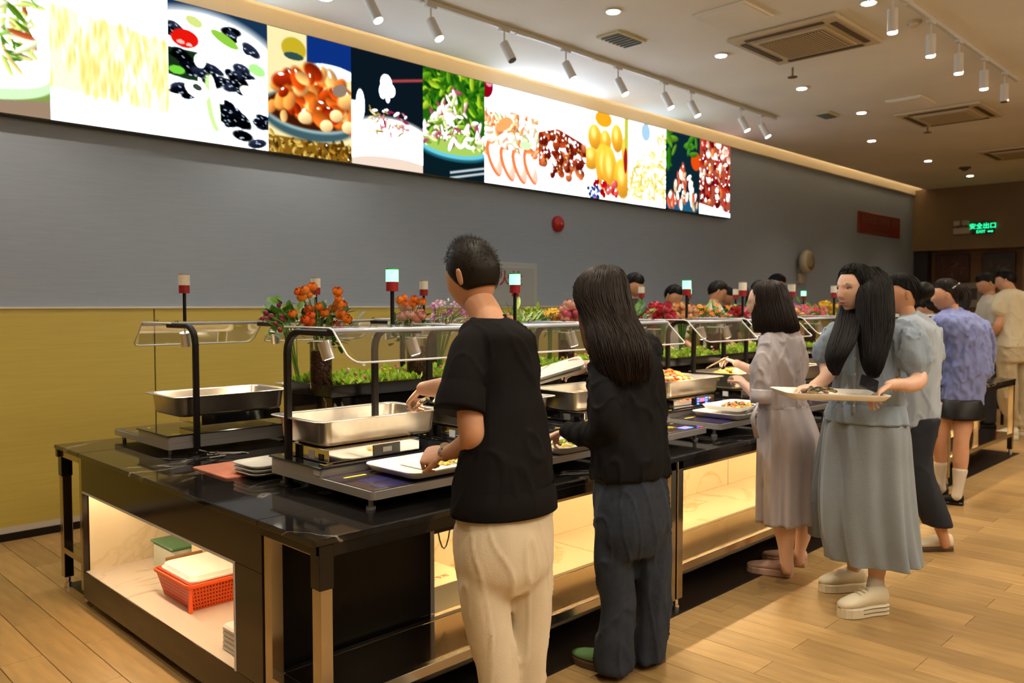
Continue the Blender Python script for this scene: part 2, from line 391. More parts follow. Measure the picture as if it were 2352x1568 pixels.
def track(y, x0, x1, lab):
    t = thing('light_track', ((x0 + x1) / 2, y, CEIL), lab, 'track')
    obj('rail', MB().box(x0, x1, y - .018, y + .018, CEIL - .035, CEIL - .001, bev=.004), m_whitem, t)
    obj('end_cap', MB().box(x1, x1 + .02, y - .02, y + .02, CEIL - .037, CEIL - .001), m_whitem, t)
    x = x0 + 1.0
    while x < x1:
        obj('joint', MB().box(x - .06, x + .06, y - .021, y + .021, CEIL - .04, CEIL - .001, bev=.004), m_whitem, t); x += 1.0
track(4.81, 3.95, 9.30, 'long white ceiling light track running beside the lit food pictures')
track(4.81, 1.2, 3.90, 'short piece of white light track at the top edge of the picture')
track(2.30, 5.5, 9.42, 'white ceiling light track at the upper right')
m_head = mat('track_head', (.62, .60, .58), .45)
def trackhead(x, y, aim, lab, lit=True):
    t = thing('track_spotlight', (x, y, CEIL), lab, 'lamp', 'white cylinder spotlights hanging from the ceiling tracks')
    d = np.array(aim, float) - np.array((x, y, CEIL - .2)); d /= np.linalg.norm(d)
    obj('adapter', MB().box(x - .05, x + .05, y - .02, y + .02, CEIL - .055, CEIL - .03, bev=.005), m_head, t)
    obj('stem', MB().cyl((x, y, CEIL - .15), .007, .10, 10), m_head, t)
    c = np.array((x, y, CEIL - .15)); p0 = c - d * .01; p1 = c + d * .16
    obj('body', MB().cyl(p0, .036, .165, 24, axis=d), m_head, t, True, auto=40)
    obj('lens', MB().cyl(p0 + d * .165, .032, .006, 24, axis=d), m_glow if lit else m_slot, t)
ords = ['first', 'second', 'third', 'fourth', 'fifth', 'sixth', 'seventh', 'eighth', 'ninth']
for i, x in enumerate(TRACK_A):
    trackhead(x, 4.81, (x + .25, 4.15, 2.2), ('unlit white track spotlight, third along the track by the food pictures' if i == 2 else 'lit white track spotlight, %s from the left by the food pictures' % ords[i]), i != 2)
for i, x in enumerate(TRACK_B):
    trackhead(x, 2.30, (x - .06, 2.28, 0.7), 'white track spotlight on the upper right track, %s from the left' % ords[i], i != 4)
for x, y, lab in [(7.515, 3.71, 'ceiling sprinkler by the large air conditioner'), (11.1, 3.68, 'ceiling sprinkler by the middle air conditioner')]:
    t = thing('sprinkler', (x, y, CEIL), lab, 'sprinkler')
    obj('pipe', MB().cyl((x, y, CEIL - .09), .009, .088, 10), mat('bronze', (.22, .16, .09), .4, metal=.8), t)
    obj('deflector', MB().cyl((x, y, CEIL - .094), .045, .006, 16), MATS['bronze'], t)
t = thing('smoke_detector', (6.98, 2.43, CEIL), 'round beige smoke detector behind the upper right track', 'detector')
obj('base', MB().cyl((6.98, 2.43, CEIL - .02), .055, .019, 20), m_ac, t, True, auto=40); obj('dome', MB().ball((6.98, 2.43, CEIL - .02), .04, .04, .03), m_ac, t, True)
t = thing('smoke_detector', (14.9, 4.35, CEIL), 'dark round detector near the far end of the ceiling', 'detector')
obj('base', MB().cyl((14.9, 4.35, CEIL - .02), .09, .019, 20), m_slot, t, True, auto=40); obj('dome', MB().ball((14.9, 4.35, CEIL - .02), .06, .06, .04), m_slot, t, True)

# ------------------------------------------------------------------ wall fittings
m_red = mat('signal_red', (.42, .012, .012), .3)
t = thing('fire_alarm_bell', (6.69, WY, 2.37), 'round red fire alarm bell on the grey wall under the pictures', 'alarm')
obj('gong', MB().tube([(6.69, WY - .001, 2.37), (6.69, WY - .03, 2.37), (6.69, WY - .055, 2.37), (6.69, WY - .065, 2.37)], [.085, .085, .06, .02], 28), m_red, t, True, auto=50)
obj('boss', MB().cyl((6.69, WY - .064, 2.37), .015, .008, 12, axis=(0, -1, 0)), mat('boss', (.5, .2, .15), .3), t)
t = thing('wall_speaker', (12.37, WY, 2.11), 'round cream wall speaker above a small white bracket', 'speaker')
c = (12.37, WY - .12, 2.19)
obj('shell', MB().tube([(12.37 + k * 0, WY - .02 - .035 * k, 2.17) for k in range(6)], [.05, .12, .165, .18, .175, .15], 28), mat('cream_plastic', (.46, .42, .33), .4), t, True)
obj('cone', MB().tube([(12.37, WY - .196, 2.17), (12.37, WY - .205, 2.17)], [.13, .06], 28), mat('cone_tan', (.30, .27, .18), .5), t, True)
obj('bracket', MB().box(12.31, 12.43, WY - .07, WY, 1.84, 1.98, bev=.01), MATS['cream_plastic'], t)
obj('arm', MB().box(12.355, 12.385, WY - .03, WY, 1.96, 2.10), MATS['cream_plastic'], t)
# recessed hydrant cupboard with red writing
t = thing('hydrant_cabinet', (6.0, WY, 1.5), 'grey painted fire hydrant cupboard door flush in the wall with red writing', 'cupboard')
obj('frame', MB().box(5.42, 6.36, WY - .018, WY, 1.49, 1.93, bev=.004), mat('hydrant_frame', (.42, .46, .50), .4), t)
obj('door', MB().box(5.47, 6.31, WY - .028, WY - .016, 1.49, 1.885, bev=.003), mat('hydrant_door', (.36, .41, .46), .45), t)
def text(name, s, size, loc, axis, m, parent, ext=.002, align='CENTER', up=(0, 0, 1)):
    cu = bpy.data.curves.new(name, 'FONT'); cu.body = s; cu.size = size; cu.extrude = ext; cu.align_x = align; cu.align_y = 'CENTER'; cu.resolution_u = 3
    o = bpy.data.objects.new(name, cu); COL.objects.link(o)
    from mathutils import Matrix
    X = Vector(axis).normalized(); Z = Vector(up).normalized(); N = X.cross(Z)
    M = Matrix((X, Z, N)).transposed().to_4x4()
    dg = bpy.context.evaluated_depsgraph_get(); me = bpy.data.meshes.new_from_object(o.evaluated_get(dg))
    bpy.data.objects.remove(o)
    me.transform(M); q = np.array(loc) - np.array(ORG.get(parent.name, (0, 0, 0)) if parent else (0, 0, 0))
    me.transform(Matrix.Translation(q.tolist())); me.materials.clear(); me.materials.append(m)
    o = bpy.data.objects.new(name, me); COL.objects.link(o); o.parent = parent
    if parent: ORG[o.name] = ORG[parent.name]
    return o
text('lettering', '消火栓', .17, (5.87, WY - .030, 1.76), (1, 0, 0), mat('letter_red', (.30, .012, .012), .5), t)
t = thing('notice_sign', (15.56, WY, 2.97), 'long red notice sign with pale writing on the grey wall', 'sign')
obj('board', MB().box(14.58, 16.52, WY - .03, WY, 2.77, 3.15, bev=.01), mat('sign_red', (.20, .006, .006), .45), t)
text('lettering', '保持安静文明用餐  谢谢', .165, (15.55, WY - .033, 3.02), (1, 0, 0), mat('sign_pale', (.22, .10, .07), .5), t)
text('small_lettering', 'Please keep quiet while dining, thank you', .075, (15.55, WY - .033, 2.86), (1, 0, 0), mat('sign_pale2', (.14, .04, .03), .5), t)
XB = XE - .35
def onx(u, v, x):
    d = FW + RT * (u - CX) / FPX - UP * (v - CY) / FPX; return CC + d * x / d[0]
a = onx(2192, 508, XB); b_ = onx(2229, 536, XB)
t = thing('emergency_light', (XB, a[1], 2.7), 'white twin-head emergency light on the bulkhead left of the exit sign', 'lamp')
m_em = mat('em_white', (.42, .40, .32), .5)
y1, y0 = a[1], b_[1]; zm = (a[2] + b_[2]) / 2
obj('battery_box', MB().box(XB - .06, XB, y0, y1, b_[2], zm - .01, bev=.008), m_em, t)
for k in (0, 1):
    ya = y0 + (y1 - y0) * (.05 + .5 * k); obj('lamp_head', MB().box(XB - .09, XB - .02, ya, ya + (y1 - y0) * .42, zm + .03, a[2], bev=.01), m_em, t)
    obj('neck', MB().cyl((XB - .04, ya + .05, zm - .012), .015, .05, 8), m_slot, t)
a = onx(2234, 512, XB); b_ = onx(2284, 535, XB)
t = thing('exit_sign', (XB, a[1], 2.8), 'glowing green emergency exit sign on the dark bulkhead', 'sign')
obj('housing', MB().box(XB - .04, XB, b_[1], a[1], b_[2], a[2], bev=.006), mat('exit_dark', (.008, .02, .012), .3), t)
m_eg = mat('exit_green', (0, .5, .2), .5, emit=(.02, 1, .38), estr=1.1)
cy = (a[1] + b_[1]) / 2; cz = (a[2] + b_[2]) / 2
text('lettering', '安全出口', .115, (XB - .043, cy, cz + .03), (0, -1, 0), m_eg, t); text('small_lettering', 'EXIT', .075, (XB - .043, cy + .03, cz - .07), (0, -1, 0), m_eg, t)
obj('arrow', MB().box(XB - .044, XB - .041, b_[1] + .04, b_[1] + .10, cz - .08, cz - .06).add([(XB - .044, b_[1] + .03, cz - .095), (XB - .044, b_[1] + .03, cz - .045), (XB - .044, b_[1] + .01, cz - .07)], [(0, 1, 2)]), m_eg, t)

# ------------------------------------------------------------------ lit picture band
class Pic:
    def __init__(s, bg, W=110, H=136):
        s.W, s.H = W, H; s.a = np.zeros((H, W, 3)); s.a[:] = bg
        s.X, s.Y = np.meshgrid((np.arange(W) + .5) / W, 1 - (np.arange(H) + .5) / H)   # y up, 0..1
    def ell(s, x, y, rx, ry, col, ang=0, soft=.12, shade=.0, clip=None):
        ca, sa = cos(ang), sin(ang); asp = s.W / s.H
        dx = s.X - x; dy = (s.Y - y) / asp
        u = (dx * ca + dy * sa) / rx; v = (-dx * sa + dy * ca) / ry; r = np.sqrt(u * u + v * v)
        a = np.clip((1 - r) / soft, 0, 1)
        if clip is not None: a = a * clip(s.X, s.Y)
        c = np.array(col)[None, None, :] * (1 + shade * (v * .8 - u * .2)[..., None])
        s.a = s.a * (1 - a[..., None]) + np.clip(c, 0, 1.6) * a[..., None]; return s
    def poly(s, fn, col):
        a = np.clip(fn(s.X, s.Y) * s.W * .7 + .5, 0, 1)[..., None]; s.a = s.a * (1 - a) + np.array(col) * a; return s
    def scatter(s, r, n, box, size, cols, el=2.0, hi=0., shade=.5, ang=None, clip=None, soft=.3):
        for _ in range(n):
            x = r.uniform(box[0], box[1]); y = r.uniform(box[2], box[3]); q = r.uniform(*size); c = r.choice(cols)
            if clip and clip(x, y) <= 0: continue
            a = r.uniform(0, pi) if ang is None else r.gauss(*ang)
            s.ell(x, y, q * el, q, c, a, soft, shade)
            if hi and r.random() < hi: s.ell(x - q * .2, y + q * .5, q * .5, q * .18, (1.1, 1.1, 1.1), a, .6)
        return s
r_ = random.Random(3); Wt = (1.05, 1.08, 1.1); pics = []
# 1 greens in a pale bowl
p = Pic(Wt).ell(.42, .16, .62, .20, (.45, .55, .25), 0, .05).ell(.42, .22, .62, .18, (.80, 1.0, .72), 0, .05).ell(.42, .26, .58, .14, (.95, 1.06, .9), 0, .1).poly(lambda x, y: .10 * x - y + .02, (.55, .45, .36))
p.scatter(r_, 260, (-.05, 1.0, .22, 1.0), (.012, .030), [(.82, .90, .42), (.50, .72, .25), (.95, .95, .72), (.70, .30, .15), (.98, 1., .8), (.28, .45, .10), (.92, .80, .45)], 4.5, .1, .4, clip=lambda x, y: 1 - ((x - .35) / .58) ** 2 - ((y - .60) / .42) ** 2)
pics.append(p)
# 2 pale bamboo sheets, nearly white
p = Pic(Wt).poly(lambda x, y: np.minimum.reduce([x + .0, 1 - x + 0 * y, .78 - .10 * x - y, y - .22 + .06 * x]), (1.05, 1.0, .72))
p.scatter(r_, 120, (.0, 1, .22, .74), (.012, .03), [(1.0, .90, .50), (1.1, 1.05, .80), (.98, .84, .42)], 5, 0, .1, ang=(1.57, .06), soft=.9, clip=lambda x, y: 1)
p.poly(lambda x, y: np.minimum(y - .80 - .12 * (1 - x), x - .1), (.75, .88, .96)).poly(lambda x, y: np.minimum.reduce([y - .9 + 0 * x, x - .42, .5 - x]), (1.0, .92, .5)).poly(lambda x, y: np.minimum(y - .80 + .1 * x, .0 - 0 * x), Wt)
pics.append(p)
# 3 black fungus, cucumber and yam on a white plate
p = Pic((.08, .16, .26)).ell(.35, .38, 1.05, .78, (1.05, 1.08, 1.08)).poly(lambda x, y: .45 - y + 0 * x, Wt)
p.poly(lambda x, y: np.minimum.reduce([.66 - y, y - .46 + .1 * x, .28 - x]), (.08, .16, .08))
for k in range(58):
    x, y = r_.choice([(.1, .62), (.2, .55), (.35, .5), (.5, .52), (.65, .5), (.78, .80), (.62, .86), (.15, .36), (.6, .28), (.7, .18), (.8, .12), (.55, .22), (.95, .2), (.1, .8), (.72, .56)]); x += r_.gauss(0, .04); y += r_.gauss(0, .03)
    p.ell(x, y, r_.uniform(.05, .13), r_.uniform(.03, .06), r_.choice([(.03, .035, .06), (.10, .11, .17), (.02, .02, .03)]), r_.uniform(-.8, .3), .25, .6)
    for q in range(3): p.ell(x + r_.gauss(0, .03), y + r_.gauss(0, .02), .02, .006, (.75, .85, .95), r_.uniform(-.6, .2), .6)
p.ell(.16, .74, .14, .09, (.85, .08, .05)).ell(.12, .71, .04, .02, (1, .7, .65)).ell(.2, .70, .03, .015, (1, .75, .7)).ell(.25, .88, .09, .05, (.80, .85, .45), -.3).ell(.55, .8, .16, .05, (.5, .75, .2), -.4)
p.ell(.42, .30, .07, .28, (.78, 1.0, .55), .15).ell(.44, .32, .04, .26, (.98, 1.1, .85), .15).ell(.27, .38, .13, .08, (1.05, 1.08, 1.0), -.3).ell(.27, .40, .05, .03, (.2, .22, .2), -.3).ell(.30, .60, .06, .07, (.85, 1.05, .95)).ell(.85, .42, .17, .07, (1.1, 1.05, .92), -.3).ell(.86, .33, .15, .06, (1.1, 1.06, .98), .2).ell(.88, .62, .1, .06, (.65, .95, .5), -.3).ell(.08, .5, .08, .04, (.4, .8, .2))
pics.append(p)
# 4 braised pork in a dark pot
p = Pic((.95, .88, .62)).poly(lambda x, y: np.minimum(y - .78, x - .45), (.05, .15, .42)).ell(.3, .86, .15, .12, (.72, .62, .12)).ell(.3, .80, .12, .04, (.15, .25, .25)).ell(.75, .74, .3, .08, (.85, .98, 1.05))
p.poly(lambda x, y: .14 - y + 0 * x, (.45, .30, .08)).scatter(r_, 90, (0, 1, 0, .16), (.01, .03), [(.6, .42, .12), (.3, .18, .04), (.75, .6, .25), (.2, .14, .05)], 2, .1)
p.ell(.5, .34, .62, .27, (.20, .30, .33)).ell(.5, .37, .60, .22, (.55, .68, .68)).ell(.5, .38, .57, .20, (.20, .08, .04)).poly(lambda x, y: np.minimum(.2 - abs(y - .12) * 3 - 0 * x, .1 - 0 * x) * 0 - 1, (0, 0, 0))
p.scatter(r_, 110, (.02, 1.0, .30, .72), (.045, .10), [(.85, .36, .10), (.72, .22, .05), (.95, .55, .22), (.55, .12, .03), (1.0, .68, .36)], 1.5, .35, .6, clip=lambda x, y: .78 - abs(x - .55) * .5 - y)
for x, y in [(.68, .28), (.95, .3), (.42, .32), (.8, .38)]: p.ell(x, y, .09, .07, (1.05, .85, .55), .3, .2, .4)
p.ell(.85, .60, .1, .07, (.5, .42, .36), .4)
pics.append(p)
# 5 chopsticks over a white bowl on black
p = Pic((.045, .075, .10)).ell(.55, .12, .80, .44, (1.08, 1.08, 1.06)).poly(lambda x, y: np.minimum(.55 - y + 0 * x, .12 - x), Wt).ell(.12, .52, .06, .18, Wt).ell(.55, .0, .7, .14, (.90, .80, .72))
p.poly(lambda x, y: np.minimum.reduce([.012 - abs(y - .78 - .16 * (x - .5)) + 0 * x, x - .5]), (.62, .22, .22)).ell(.47, .76, .085, .10, (1.05, 1.08, 1.08)).ell(.53, .70, .07, .08, Wt).ell(.42, .68, .05, .09, Wt).ell(.49, .63, .03, .06, Wt)
p.scatter(r_, 60, (.22, .82, .30, .52), (.008, .02), [(.55, .12, .28), (.9, .8, .55), (.8, .45, .5), (1.05, 1, .9), (.6, .5, .2)], 3, .2)
pics.append(p)
# 6 green beans in a turquoise bowl
p = Pic((.12, .32, .06)).scatter(r_, 120, (0, 1, .65, 1), (.02, .05), [(.10, .30, .05), (.30, .52, .08), (.18, .42, .06), (.55, .70, .12), (.06, .2, .05)], 2.5, 0)
p.poly(lambda x, y: .3 - y + 0 * x, (.04, .09, .11)).ell(.5, .28, .62, .16, (.10, .32, .38)).ell(.5, .30, .60, .15, (.35, .75, .85)).ell(.5, .33, .56, .14, (.6, .75, .3))
for k in (0, .05): p.poly(lambda x, y, k=k: np.minimum(.010 - abs(y - .06 + k - .16 * (x - .5)), x - .42), (.75, .82, .85))
p.scatter(r_, 210, (-.02, 1.0, .30, .86), (.016, .035), [(1.05, .98, .9), (.55, .70, .18), (.95, .75, .72), (.4, .55, .12), (1.08, 1.05, 1.0), (.62, .25, .35), (.85, .9, .6)], 3.2, .15, .4, clip=lambda x, y: .86 - abs(x - .5) * .85 - y + .0)
pics.append(p)
# 7 sliced orange-pink meat
p = Pic(Wt).ell(.03, .97, .13, .16, (.5, .02, .08)).ell(.08, 1.0, .06, .05, (.9, .5, .6))
p.scatter(r_, 150, (.0, .98, .30, .74), (.02, .055), [(1.05, .85, .7), (.95, .45, .25), (1.1, 1.05, .85), (.85, .9, .6), (1.0, .65, .4)], 2, .2)
for x, y in [(.18, .2), (.42, .17), (.64, .16), (.85, .17)]: p.ell(x - .02, y + .05, .10, .25, (.92, .45, .25), .5, .1).ell(x + .02, y + .05, .085, .23, (1.12, .85, .74), .5, .2, .2)
p.ell(.35, .62, .17, .08, (1.0, .62, .35), .5).ell(.75, .45, .12, .06, (.82, .95, .7))
pics.append(p)
# 8 glazed ribs
p = Pic(Wt).scatter(r_, 130, (.0, 1.0, .12, .80), (.05, .09), [(.48, .13, .06), (.62, .22, .10), (.36, .08, .05), (.75, .35, .18)], 1.2, .9, .5, clip=lambda x, y: 1 - ((x - .50) / .54) ** 2 - ((y - .46) / .32) ** 2)
p.scatter(r_, 60, (.12, .98, .2, .68), (.01, .02), [(1.0, .72, .4), (.85, .5, .25), (.3, .06, .03)], 1.4, 0, clip=lambda x, y: 1 - ((x - .50) / .54) ** 2 - ((y - .46) / .32) ** 2).poly(lambda x, y: np.minimum.reduce([y - .70 + .2 * abs(x - .4), y * 0 + 1]), Wt)
pics.append(p)
# 9 orange fruit and berries
p = Pic((1.05, 1.0, .85)).ell(.4, .93, .2, .12, (.95, .62, .1))
for x, y, w, h in [(.2, .70, .13, .16), (.45, .68, .11, .14), (.72, .74, .12, .18), (.12, .45, .16, .14), (.42, .38, .17, .30), (.55, .36, .15, .30), (.85, .28, .17, .26), (.95, .6, .1, .2)]:
    w *= 1.25; h *= 1.2; p.ell(x, y, w, h, (1.0, .66, .16), .1, .15, .35).ell(x - .03, y + .05, w * .5, h * .6, (1.15, .92, .45), .1, .6)
p.scatter(r_, 24, (.2, .75, .02, .22), (.04, .06), [(.75, .05, .1), (.9, .3, .3), (.55, .02, .06)], 1.1, .8).scatter(r_, 14, (0, .3, -.02, .14), (.03, .045), [(.06, .15, .42), (.2, .35, .7)], 1, .9).poly(lambda x, y: np.minimum(x - .9, y - .4), (.75, .75, .2))
p.ell(.93, .5, .05, .2, (.6, .08, .1))
pics.append(p)
# 10 pale noodles
p = Pic((1.0, 1.05, 1.1)).poly(lambda x, y: np.minimum(y - .6, x - .0), (.88, .98, 1.06)).ell(.45, .9, .12, .14, (.62, .78, .90)).scatter(r_, 330, (.02, 1, .08, .88), (.015, .04), [(1.05, .98, .6), (1.1, 1.08, .85), (.90, .78, .35), (.98, .9, .5)], 3, .1, .3, clip=lambda x, y: .35 + x * .62 - y)
pics.append(p)
# 11 carved dish on dark blue
p = Pic((.05, .12, .15)).ell(.88, .68, .16, .16, (.85, .25, .05), 1.2).scatter(r_, 10, (0, .3, .6, 1), (.04, .08), [(.15, .4, .06), (.3, .5, .1)], 3).scatter(r_, 8, (.6, .9, .75, 1), (.03, .06), [(.2, .45, .1)], 3).ell(.5, .06, .5, .12, (.10, .3, .42))
p.scatter(r_, 60, (.1, .95, .08, .62), (.03, .06), [(1.1, 1.0, .8), (1.08, 1.05, .95), (.95, .7, .5), (.8, .3, .2)], 2.2, .2, .4, ang=(1.5, .3), clip=lambda x, y: .68 - abs(x - .5) * 1.2 - y)
pics.append(p)
# 12 glossy red meat and nuts
p = Pic((.6, .25, .18)).scatter(r_, 130, (0, 1, .05, 1), (.04, .08), [(.45, .06, .06), (.95, .7, .6), (.65, .15, .1), (1.05, .92, .85), (.35, .05, .04), (.9, .45, .2)], 1.3, .9).poly(lambda x, y: .06 - y + .08 * (1 - x), Wt)
pics.append(p)
em = bpy.data.materials.new('lit_picture'); em.use_nodes = True; nt = em.node_tree; nt.nodes.clear()
o_ = nt.nodes.new('ShaderNodeOutputMaterial'); e_ = nt.nodes.new('ShaderNodeEmission'); ca = nt.nodes.new('ShaderNodeVertexColor'); ca.layer_name = 'print'
nt.links.new(ca.outputs[0], e_.inputs[0]); nt.links.new(e_.outputs[0], o_.inputs[0]); e_.inputs[1].default_value = LIGHTBOX
box = thing('picture_light_box', (5.56, WY, 3.17), 'long backlit band of food pictures high on the grey wall', 'light box')
PX0 = .955; PD = .7655; ZB, ZT = 2.69, 3.655
obj('housing', MB().box(PX0 - .01, PX0 + PD * 12 + .01, WY - .075, WY, ZB - .012, ZT, bev=.004), m_black, box)
dn = ['leafy salad in a pale bowl', 'pale stacked bamboo strips', 'black fungus with cucumber', 'braised pork in a dark pot', 'white bowl and chopsticks on black', 'green beans in a turquoise bowl', 'pink sliced meat', 'glazed brown ribs', 'orange fruit and berries', 'pale noodles', 'white dish on dark blue', 'glossy red meat pieces']
for i, p in enumerate(pics):
    H, W_ = p.H, p.W; x = np.linspace(PX0 + PD * i, PX0 + PD * (i + 1), W_); z = np.linspace(ZT - .006, ZB, H)
    if i < len(pics) - 1 and i not in (6, 0): x[-1] -= .002
    XX, ZZ = np.meshgrid(x, z); V = np.stack([XX, np.full_like(XX, WY - .078), ZZ], -1).reshape(-1, 3)
    idx = np.arange(H * W_).reshape(H, W_); F = np.stack([idx[:-1, :-1], idx[1:, :-1], idx[1:, 1:], idx[:-1, 1:]], -1).reshape(-1, 4)
    b = MB(); b.v = V.tolist(); b.f = F.tolist(); o = obj('picture_panel', b, em, box, label='lit picture of ' + dn[i])
    ly = o.data.color_attributes.new('print', 'FLOAT_COLOR', 'POINT'); A = np.ones((H * W_, 4)); q = np.clip(p.a, 0, 1.15).reshape(-1, 3); lum = q.max(1) * .4 + q.min(1) * .6; M_ = 6.0; bo_ = np.clip((lum - .84) / .2, 0, 1)[:, None]; A[:, :3] = q ** 1.9 / M_ * (1.08 + (M_ - 1) * bo_) * (1 + bo_ * np.array([-.14, 0, .20])); ly.data.foreach_set('color', A.ravel())
# ------------------------------------------------------------------ buffet island
m_mtop = marble('counter_black_marble', (.010, .009, .009), (.60, .56, .50), .07, 1.3, .009)
m_cream = marble('shelf_cream_marble', (.72, .62, .44), (.58, .47, .28), .25, 1.6, .03)
m_side = mat('dark_gloss_panel', (.016, .010, .007), .12, spec=.4)
m_tube = mat('polished_tube', (.46, .40, .32), .16, metal=1.)
m_alu = mat('alu_edge', (.42, .42, .46), .3, metal=.6)
CT = .765; YF, YB = 2.23, 4.76; BF, BB = 2.59, 4.40
def rrect(x0, x1, y0, y1, r, z, n=4):
    P = []
    for cx, cy, a0 in ((x1 - r, y1 - r, 0), (x0 + r, y1 - r, 90), (x0 + r, y0 + r, 180), (x1 - r, y0 + r, 270)):
        for k in range(n + 1):
            a = radians(a0 + 90 * k / n); P.append((cx + r * cos(a), cy + r * sin(a), z))
    return P
wt = thing('worktop', (5.4, 3.49, CT), 'long glossy black marble worktop of the buffet island', 'worktop')
for i in range(4):
    xa = 1.37 + 2.0 * i + (0.0 if i == 0 else .02); xb = 1.39 + 2.0 * (i + 1) - .002
    for ya, yb in ((YF - .005, BF - .001), (BF + .001, BB - .001), (BB + .001, YB + .005)):
        obj('slab', MB().box(xa, xb, ya, yb, CT - .022, CT, bev=.003), m_mtop, wt)
    obj('front_fascia', MB().box(xa + .005, xb - .003, YF, YF + .03, CT - .062, CT - .022), m_black, wt)
    obj('rear_fascia', MB().box(xa + .005, xb - .003, YB - .03, YB, CT - .062, CT - .022), m_black, wt)
obj('end_fascia', MB().box(1.378, 1.40, YF, BF, CT - .05, CT - .022), m_black, wt)
nth = ['first', 'second', 'third', 'fourth']
SH = .185
for i in range(4):
    xa = 1.40 + 2.0 * i; xb = 1.40 + 2.0 * (i + 1) - .01
    t = thing('counter_cabinet', ((xa + xb) / 2, 3.49, 0), ['end cabinet of the island, dark gloss with an open lit shelf holding an orange basket', 'lit open shelf cabinet behind the woman in the black jacket', 'third cabinet of the island behind the grey dresses', 'last cabinet of the island at the far right'][i], 'cabinet', 'island cabinets with lit marble shelves')
    L = xa + (.75 if i == 0 else 0)
    # front opening (y=BF), back marble at 3.12
    obj('shelf', MB().box(L, xb, BF + .012, 3.12, SH - .02, SH, bev=.002), m_cream, t)
    obj('back_panel', MB().box(L, xb, 3.12, 3.14, SH, .60), m_cream, t)
    obj('shelf_edge', MB().box(L, xb, BF, BF + .012, SH - .022, SH - .002), mat('shelf_edge', (.55, .42, .15), .4), t)
    obj('top_rail', MB().box(L, xb, BF, BF + .03, .575, CT - .022), m_side, t)
    obj('rail_trim', MB().box(L, xb, BF - .004, BF + .03, .562, .575), m_tube, t)
    obj('plinth', MB().box(xa + .02, xb, BF + .02, BB - .02, .05, SH - .022), m_side, t)
    obj('rear_panel', MB().box(xa + .01, xb, BB - .02, BB, .05, CT - .022), m_side, t)
    obj('inner_top', MB().box(xa + .02, xb, BF + .03, BB - .02, .60, CT - .024), m_side, t)
    led = obj('light_strip', MB().box(L + .05, xb - .05, 2.66, 2.675, .588, .598), mat('shelf_led', (1, .8, .45), .5, emit=(1, .67, .31), estr=54), t)
    if i == 0:
        obj('front_panel', MB().box(1.40, L - .02, BF - .002, BF + .018, SH - .02, CT - .024), mat('front_black', (.006, .005, .004), .25, spec=.15), t)
        obj('opening_trim', MB().box(L - .02, L, BF - .006, BF + .02, SH - .01, .58), m_alu, t)
        # end face x = 1.40 with opening y 2.79..4.385, z .175..567
        obj('end_top_panel', MB().box(1.385, 1.41, BF, BB, .575, CT - .023), m_side, t)
        obj('end_post_panel', MB().box(1.385, 1.41, BF, 2.785, .172, .573), m_side, t)
        obj('end_bottom_panel', MB().box(1.385, 1.41, BF, BB, .035, .170), m_side, t)
        obj('end_back_post', MB().box(1.385, 1.41, 4.385, BB, .172, .573), m_side, t)
        tr = MB().box(1.382, 1.412, 2.785, 4.385, .566, .575).box(1.382, 1.412, 2.785, 2.795, .172, .566)
        obj('edge_trim', tr, mat('white_edge_trim', (.75, .73, .76), .4), t)
        obj('end_shelf', MB().box(1.39, 2.05, 2.79, 4.385, .155, .172, bev=.002), marble('shelf_white_marble', (.66, .58, .50), (.45, .36, .28), .25, 2, .02), t)
        obj('end_wall', MB().box(1.41, 2.05, 4.375, 4.39, .172, .60), m_cream, t)
        obj('end_side_wall', MB().box(1.41, 2.05, 2.77, 2.785, .172, .60), m_cream, t)
        obj('end_back_wall', MB().box(2.05, 2.065, 2.77, 4.39, .172, .60), m_cream, t)
        obj('end_ceiling', MB().box(1.41, 2.05, 2.785, 4.375, .592, .60), m_cream, t)
        obj('end_light_strip', MB().box(1.45, 1.462, 2.85, 4.33, .583, .592), mat('end_led', (1, .85, .6), .5, emit=(1, .74, .46), estr=36), t)
    for yy in (BF + .1, BB - .1):
        for xx in (xa + .12, xb - .12): obj('foot', MB().cyl((xx, yy, 0), .022, .05, 12), m_black, t)
# steel frame tables on both long sides
def frame_table(xa, xb, ya, yb, label, grp):
    t = thing('frame_table', ((xa + xb) / 2, (ya + yb) / 2, 0), label, 'table', grp)
    w = .048; yo = ya if ya < 3 else yb
    for x in (xa, xb - w):
        for y in (ya, yb - w):
            lg = obj('leg', MB().box(x, x + w, y, y + w, .06, CT - .023, bev=.003), m_tube, t)
            obj('levelling_foot', MB().cyl((x + w / 2, y + w / 2, 0), .014, .062, 12).cyl((x + w / 2, y + w / 2, 0), .019, .03, 12), m_chrome, lg)
        obj('end_rail', MB().box(x, x + w, ya + w, yb - w, .195, .225), m_tube, t)
        obj('top_end_rail', MB().box(x, x + w, ya + w, yb - w, CT - .06, CT - .024), m_tube, t)
    for y in (ya, yb - w):
        obj('long_rail', MB().box(xa + w, xb - w, y, y + .03, .19, .228, bev=.002), m_tube, t)
    obj('lower_shelf', MB().box(xa + w, xb - w, ya + .03, yb - .03, .216, .226), mat('shelf_steel_mirror', (.45, .34, .22), .10, metal=1., vary=.1, vscale=3), t)
    if xa < 1.5: obj('black_sleeve', MB().box(xa - .003, xa + w + .003, yo - .003 if ya < 3 else yb - w - .003, (yo + w + .003) if ya < 3 else yb + .003, .60, CT - .021, bev=.002), m_black, t)
    return t
